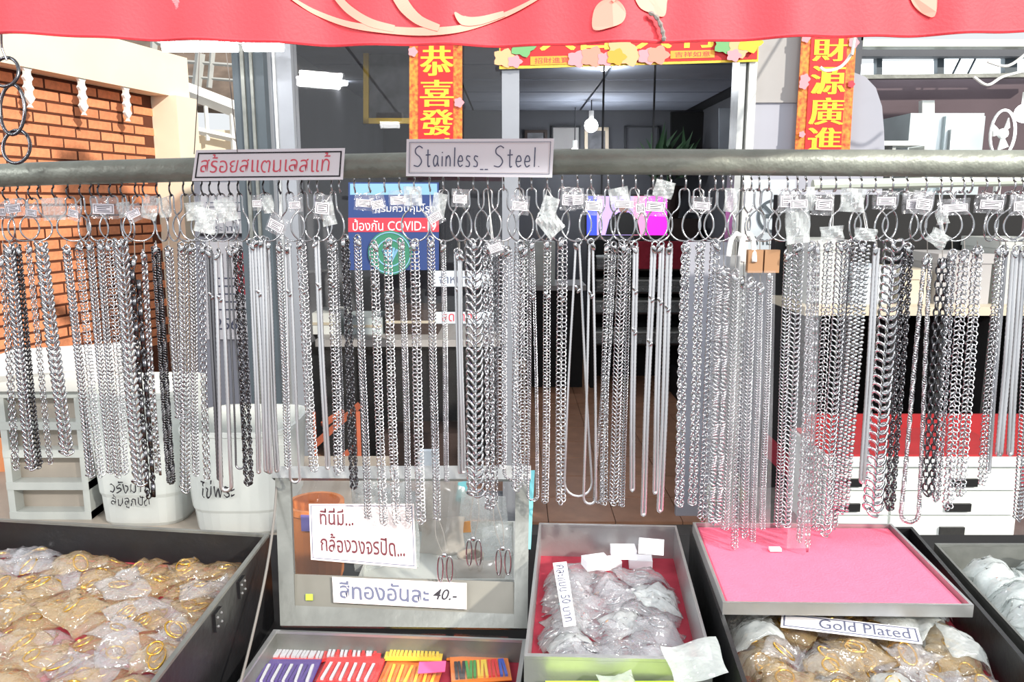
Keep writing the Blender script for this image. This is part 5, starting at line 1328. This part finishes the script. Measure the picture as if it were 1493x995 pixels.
# doorway
N_(775, 356, 778, 730, 4.5, 'curb', 'b', g1=14, knots=(432,)); N_(798, 354, 795, 733, 5.5, 'wheat', 'b', knots=(432,)); N_(820, 354, 817, 733, 7.5, 'wheat', 'b', knots=(436,)); N_(842, 356, 842, 724, 3.6, 'snake', 'b', g0=5, g1=40, knots=(422,))
N_(862, 356, 861, 735, 4, 'snake', 'm', g0=5, g1=18, knots=(430,)); N_(887, 358, 879, 735, 6, 'wheat', 'b'); N_(895, 360, 872, 733, 3.6, 'curb', 'b', g0=4, g1=10, dd=.006); N_(908, 358, 893, 735, 7, 'curb', 'b'); N_(915, 362, 907, 738, 5, 'curb', 'b', dd=.007)
N_(927, 360, 921, 716, 4.5, 'snake', 'b', knots=(424, 484)); N_(953, 360, 937, 752, 4.8, 'snake', 'b', knots=(436, 500)); N_(965, 360, 954, 720, 4.5, 'snake', 'm', knots=(440,)); N_(976, 362, 963, 746, 5.5, 'snake', 'm', knots=(450,))
N_(1000, 360, 989, 738, 7.5, 'byz', 'b'); N_(1021, 360, 1009, 736, 7.5, 'byz', 'b'); N_(1043, 356, 1024, 757, 7.5, 'wheat', 'b'); N_(1055, 395, 1042, 762, 11, 'rope', 'b'); N_(1072, 400, 1058, 772, 6, 'curb', 'b')
N_(1084, 410, 1071, 800, 5.5, 'wheat', 'm'); N_(1096, 412, 1084, 784, 6, 'curb', 'b'); N_(1108, 420, 1098, 790, 4.5, 'curb', 'm'); N_(1122, 400, 1112, 772, 4.5, 'curb', 'm'); N_(1149, 372, 1134, 768, 6, 'curb', 'b')
# drawers
N_(1164, 362, 1146, 768, 8, 'curb', 'b'); N_(1184, 360, 1166, 790, 6, 'byz', 'm'); N_(1192, 362, 1178, 800, 5, 'bar', 'm'); N_(1208, 358, 1189, 772, 7, 'wheat', 'b'); N_(1228, 358, 1203, 780, 9, 'curb', 'b')
N_(1240, 360, 1214, 770, 7, 'curb', 'm', dd=.01); N_(1257, 358, 1227, 746, 12, 'bead', 'b'); N_(1278, 362, 1258, 704, 5.5, 'snake', 'm'); N_(1303, 358, 1272, 748, 14, 'curb', 'b', pieces=True); N_(1324, 362, 1298, 742, 9, 'byz', 'd')
N_(1352, 378, 1326, 762, 7, 'rope', 'b', g0=8, g1=26); N_(1374, 384, 1354, 722, 10, 'cable', 'd'); N_(1388, 372, 1366, 730, 7, 'byz', 'm'); N_(1406, 372, 1381, 742, 8, 'wheat', 'm'); N_(1425, 366, 1401, 722, 8, 'wheat', 'b')
N_(1458, 366, 1432, 706, 7, 'wheat', 'm'); N_(1466, 366, 1440, 690, 4, 'snake', 'm', dd=.008); N_(1480, 366, 1458, 664, 6, 'snake', 'm'); N_(1492, 366, 1472, 664, 5.5, 'snake', 'm'); N_(1506, 366, 1484, 758, 7, 'curb', 'm')

# hooks with pear-shaped rings
def hook_mesh():
    return G().tube(smoothcurve([(0, 0, -.0155), (0, -.0005, -.0195), (0, -.004, -.0225), (0, -.0045, -.028), (0.0006, -.001, -.0335), (0, .003, -.0355), (0, .0058, -.033)], 4), 0.0013, 5)
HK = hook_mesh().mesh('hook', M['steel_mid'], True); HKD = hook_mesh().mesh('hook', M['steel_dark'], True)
def ring_pts(s):
    half = [(0, 0), (.0042, -.0012), (.0064, -.006), (.0062, -.018), (.0085, -.026), (.0165, -.034), (.0205, -.046), (.0185, -.058), (.011, -.0665), (0, -.0695)]
    pts = half+[(-x, z) for x, z in reversed(half[1:-1])]
    return smoothcurve([(x*s, 0, z*s) for x, z in pts], 3, True)
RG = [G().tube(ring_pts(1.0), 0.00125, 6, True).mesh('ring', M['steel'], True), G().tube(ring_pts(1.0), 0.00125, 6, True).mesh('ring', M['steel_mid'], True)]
hx = []
for x, y in sorted(NECK):
    if not hx or x-hx[-1] > 11: hx.append(x)
k = 0; allx = []
last = -20
for x in sorted(set(hx+list(range(10, 1500, 22)))):
    if x-last >= 11: allx.append(x); last = x
for x in allx:
    c = pipe_at(x); isneck = x in hx
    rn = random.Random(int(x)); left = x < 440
    zn = zone(x)
    t = empty('hanger_hook', c+Vector((0, 0, -.02)), ('dark' if left else 'shiny')+' wire hook with a pear-shaped ring '+zn if isneck else ('dark' if left else 'shiny')+' bare wire hook '+zn, 'hook', ('ringed' if isneck else 'bare')+' hooks '+zn)
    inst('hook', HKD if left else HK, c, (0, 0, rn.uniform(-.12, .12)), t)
    if isneck:
        top = c+Vector((0, 0.003, -.0335)); bot = P(x, 352, D(x)).z
        s = max(0.7, (top.z-bot)/.0695)
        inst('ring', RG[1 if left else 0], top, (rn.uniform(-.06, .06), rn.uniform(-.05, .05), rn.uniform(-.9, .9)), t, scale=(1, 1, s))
# price tags in little bags
def tag_bag(px_, py_, w, h, tilt, crumpled, n):
    dep = D(px_)-0.014-0.003*(n % 3); u = pxs(dep, 300); c = P(px_, py_, dep); W_, H_ = w*u/2, h*u/2
    rn = random.Random(n*13+5); yaw = rn.uniform(-.35, .35); ca, sa = math.cos(tilt), math.sin(tilt)
    def R(x, z, d=0):
        x, z = x*ca-z*sa, x*sa+z*ca
        return c+Vector((x*math.cos(yaw), x*math.sin(yaw)+d, z))
    t = empty('price_tag_bag', c-Vector((0, 0, H_)), ('crumpled blank little bag ' if crumpled else 'little clear bag with a white price label ')+zone(px_), 'tag', 'price bags '+zone(px_))
    def f(sg):
        return lambda a, b: R((a-.5)*2*W_, (b-.5)*2*H_, sg*(0.0018+(.006 if crumpled else .002)*math.sin(math.pi*a)*math.sin(math.pi*b))+.0012*math.sin(a*9+b*7+n)*(2 if crumpled else 1))
    g = G().grid(f(-1), 6, 5); g.grid(f(1), 6, 5)
    g.out('bag', M['film_white'] if crumpled else M['film'], t)
    hk_ = pipe_at(min(allx, key=lambda a: abs(a-px_)))+Vector((0, .002, -.0345))
    G().tube([R(-.1*W_, H_*.97), hk_, R(.1*W_, H_*.97)], .0004, 4).out('tie', M['tape'], t)
    if not crumpled:
        q = [R(-W_*.78, -H_*.55, -.0045), R(W_*.78, -H_*.55, -.0045), R(W_*.78, H_*.35, -.0045), R(-W_*.78, H_*.35, -.0045)]
        lbp = G().slab(q, .0005).out('label', M['tag_paper'], t)
        g = border(G(), q, .12, .05, .0002, .0004)
        for i in range(3): g.slab(front(sub(q, .2, .26+.2*i, .8-.15*(i % 2), .33+.2*i), .0004), .0002)
        g.out('print', M['ink_black'], lbp)
TAGS = ((4, 308, 16, 24, 0, 0), (22, 303, 32, 26, .1, 0), (48, 309, 28, 22, -.1, 0), (78, 305, 34, 32, .05, 1), (109, 310, 24, 24, -.2, 0), (153, 303, 36, 32, -.04, 0), (181, 306, 18, 22, .1, 1), (196, 311, 26, 24, .4, 0), (219, 303, 24, 34, -.3, 1),
        (240, 303, 16, 28, .1, 1), (285, 308, 26, 26, .1, 1), (300, 322, 30, 36, -.2, 1), (330, 306, 30, 34, .2, 1), (376, 296, 16, 22, 0, 0), (391, 298, 16, 26, .1, 1), (404, 328, 32, 30, -.45, 0), (431, 298, 22, 22, .05, 0), (471, 302, 26, 36, -.1, 0), (478, 312, 22, 34, .2, 1),
        (531, 295, 28, 24, -.1, 0), (551, 297, 22, 26, .2, 0), (581, 291, 28, 26, .05, 0), (602, 286, 26, 28, 0, 1), (634, 316, 26, 26, .5, 0), (640, 300, 20, 36, -.2, 1), (671, 289, 26, 26, -.05, 0), (722, 360, 24, 26, .35, 0), (758, 299, 28, 28, -.1, 0), (802, 326, 30, 36, .7, 1), (801, 302, 24, 30, -.3, 1),
        (829, 290, 24, 34, -.05, 0), (842, 290, 20, 30, .05, 0), (865, 299, 30, 30, -.05, 0), (903, 288, 28, 28, .2, 1), (909, 297, 34, 22, -.02, 0), (933, 302, 16, 28, .1, 0), (955, 300, 34, 30, -.06, 0), (968, 276, 28, 24, -.25, 1), (1022, 299, 30, 24, -.08, 0), (1066, 292, 18, 34, -.05, 1),
        (1145, 292, 24, 36, 0, 0), (1163, 296, 30, 26, .05, 0), (1163, 325, 34, 60, .1, 1), (1181, 290, 14, 34, 0, 1), (1200, 297, 30, 34, -.05, 0), (1213, 341, 30, 22, .1, 1), (1243, 292, 32, 34, -.05, 1), (1262, 342, 28, 18, -.1, 1), (1290, 292, 32, 26, 0, 0), (1331, 296, 32, 30, .05, 0),
        (1345, 296, 34, 34, -.1, 0), (1368, 348, 28, 22, -.6, 1), (1390, 302, 44, 24, .06, 0), (1374, 316, 18, 22, .2, 1), (1443, 297, 38, 28, -.04, 0), (1484, 299, 26, 30, .05, 0))
for n, (a, b, w, h, tl_, cr) in enumerate(TAGS): tag_bag(a, b, w, h, tl_, cr, n)
# poly sleeves with white hooks over the bundle under the no smoking notice
for (x0, y0, x1, y1, w, lb) in ((1061, 372, 1050, 770, 44, 'clear poly sleeve over the twisted rope necklace'), (1109, 395, 1098, 770, 50, 'wide clear poly sleeve under the no smoking notice'), (1186, 349, 1164, 800, 34, 'clear poly sleeve left of the white drawers')):
    dep = D(x0); u = pxs(dep)
    t = empty('poly_sleeve', P(x1, y1, dep), lb, 'sleeve')
    def f(sg): return lambda a, b: P(x0+(x1-x0)*(1-b)+(a-.5)*w*(1-.12*b), y1+(y0-y1)*b, dep-0.002+sg*(.013+.004*math.sin(math.pi*a))+.002*math.sin(a*7+b*13))
    g = G().grid(f(-1), 8, 16); g.grid(f(1), 8, 16); g.out('sleeve', M['sleeve'], t, smooth=True)
    if x0 < 1180:
        for dx in (0,):
            xx = x0-22+dx*0.9 if w > 48 else x0+9
            pts = smoothcurve([P(xx-8, 372+2, dep-.006), P(xx-4, 350, dep-.005), P(xx+4, 341, dep-.001), P(xx+11, 352, dep+.003), P(xx+13, 382, dep-.006)], 4)
            G().tube(pts, .0034, 8).out('sleeve_hook', M['tape'], t, smooth=True)
        for dx in (-10, 14) if w > 48 else ():
            G().box(P(x0+dx-9, 398, dep-.004), P(x0+dx+11, 364, dep+.006)).out('header_card', M['brown_pouch'], t)
# clips dangling in front of the lid
def clip(x, y, xt, yt, label):
    def dp(yy):
        f = min(1, max(0, (yy-yt)/(y-36-yt))); return D(xt)*(1-f)+(YL0+0.14*(910-y)/225.0-0.020)*f
    t = empty('dangling_clip', P(x, y, dp(y)), label, 'clip')
    G().tube(smoothcurve([P(xt-2, yt-3, dp(yt)), P((xt+x)/2-6, (yt+y-36)/2, dp((yt+y-36)/2)), P(x, y-36, dp(y)), P((xt+x)/2+6, (yt+y-36)/2, dp((yt+y-36)/2)), P(xt+2, yt-3, dp(yt))], 5), .0006, 5).out('thread', M['cord'], t)
    for i, (a, b) in enumerate(((-10, -2), (3, 12))):
        pts = [P(x+(a+b)/2+(b-a)/2*math.cos(k)*1.0, y-16+19*math.sin(k), dp(y)-.003*i) for k in [2*math.pi*j/16 for j in range(16)]]
        G().tube(pts, .0012, 6, True).out('wire_loop', M['steel'], t, smooth=True)
    G().ball(P(x, y-36, dp(y)), .004, 8, 6, (1, .7, 1)).out('bead', M['steel'], t, smooth=True)
clip(648, 846, 636, 757, 'pair of steel wire clips in front of the price strip'); clip(690, 822, 694, 720, 'small steel clip in front of the white wrapper'); clip(733, 836, 721, 734, 'steel clip beside the right lid post')

flush_text()
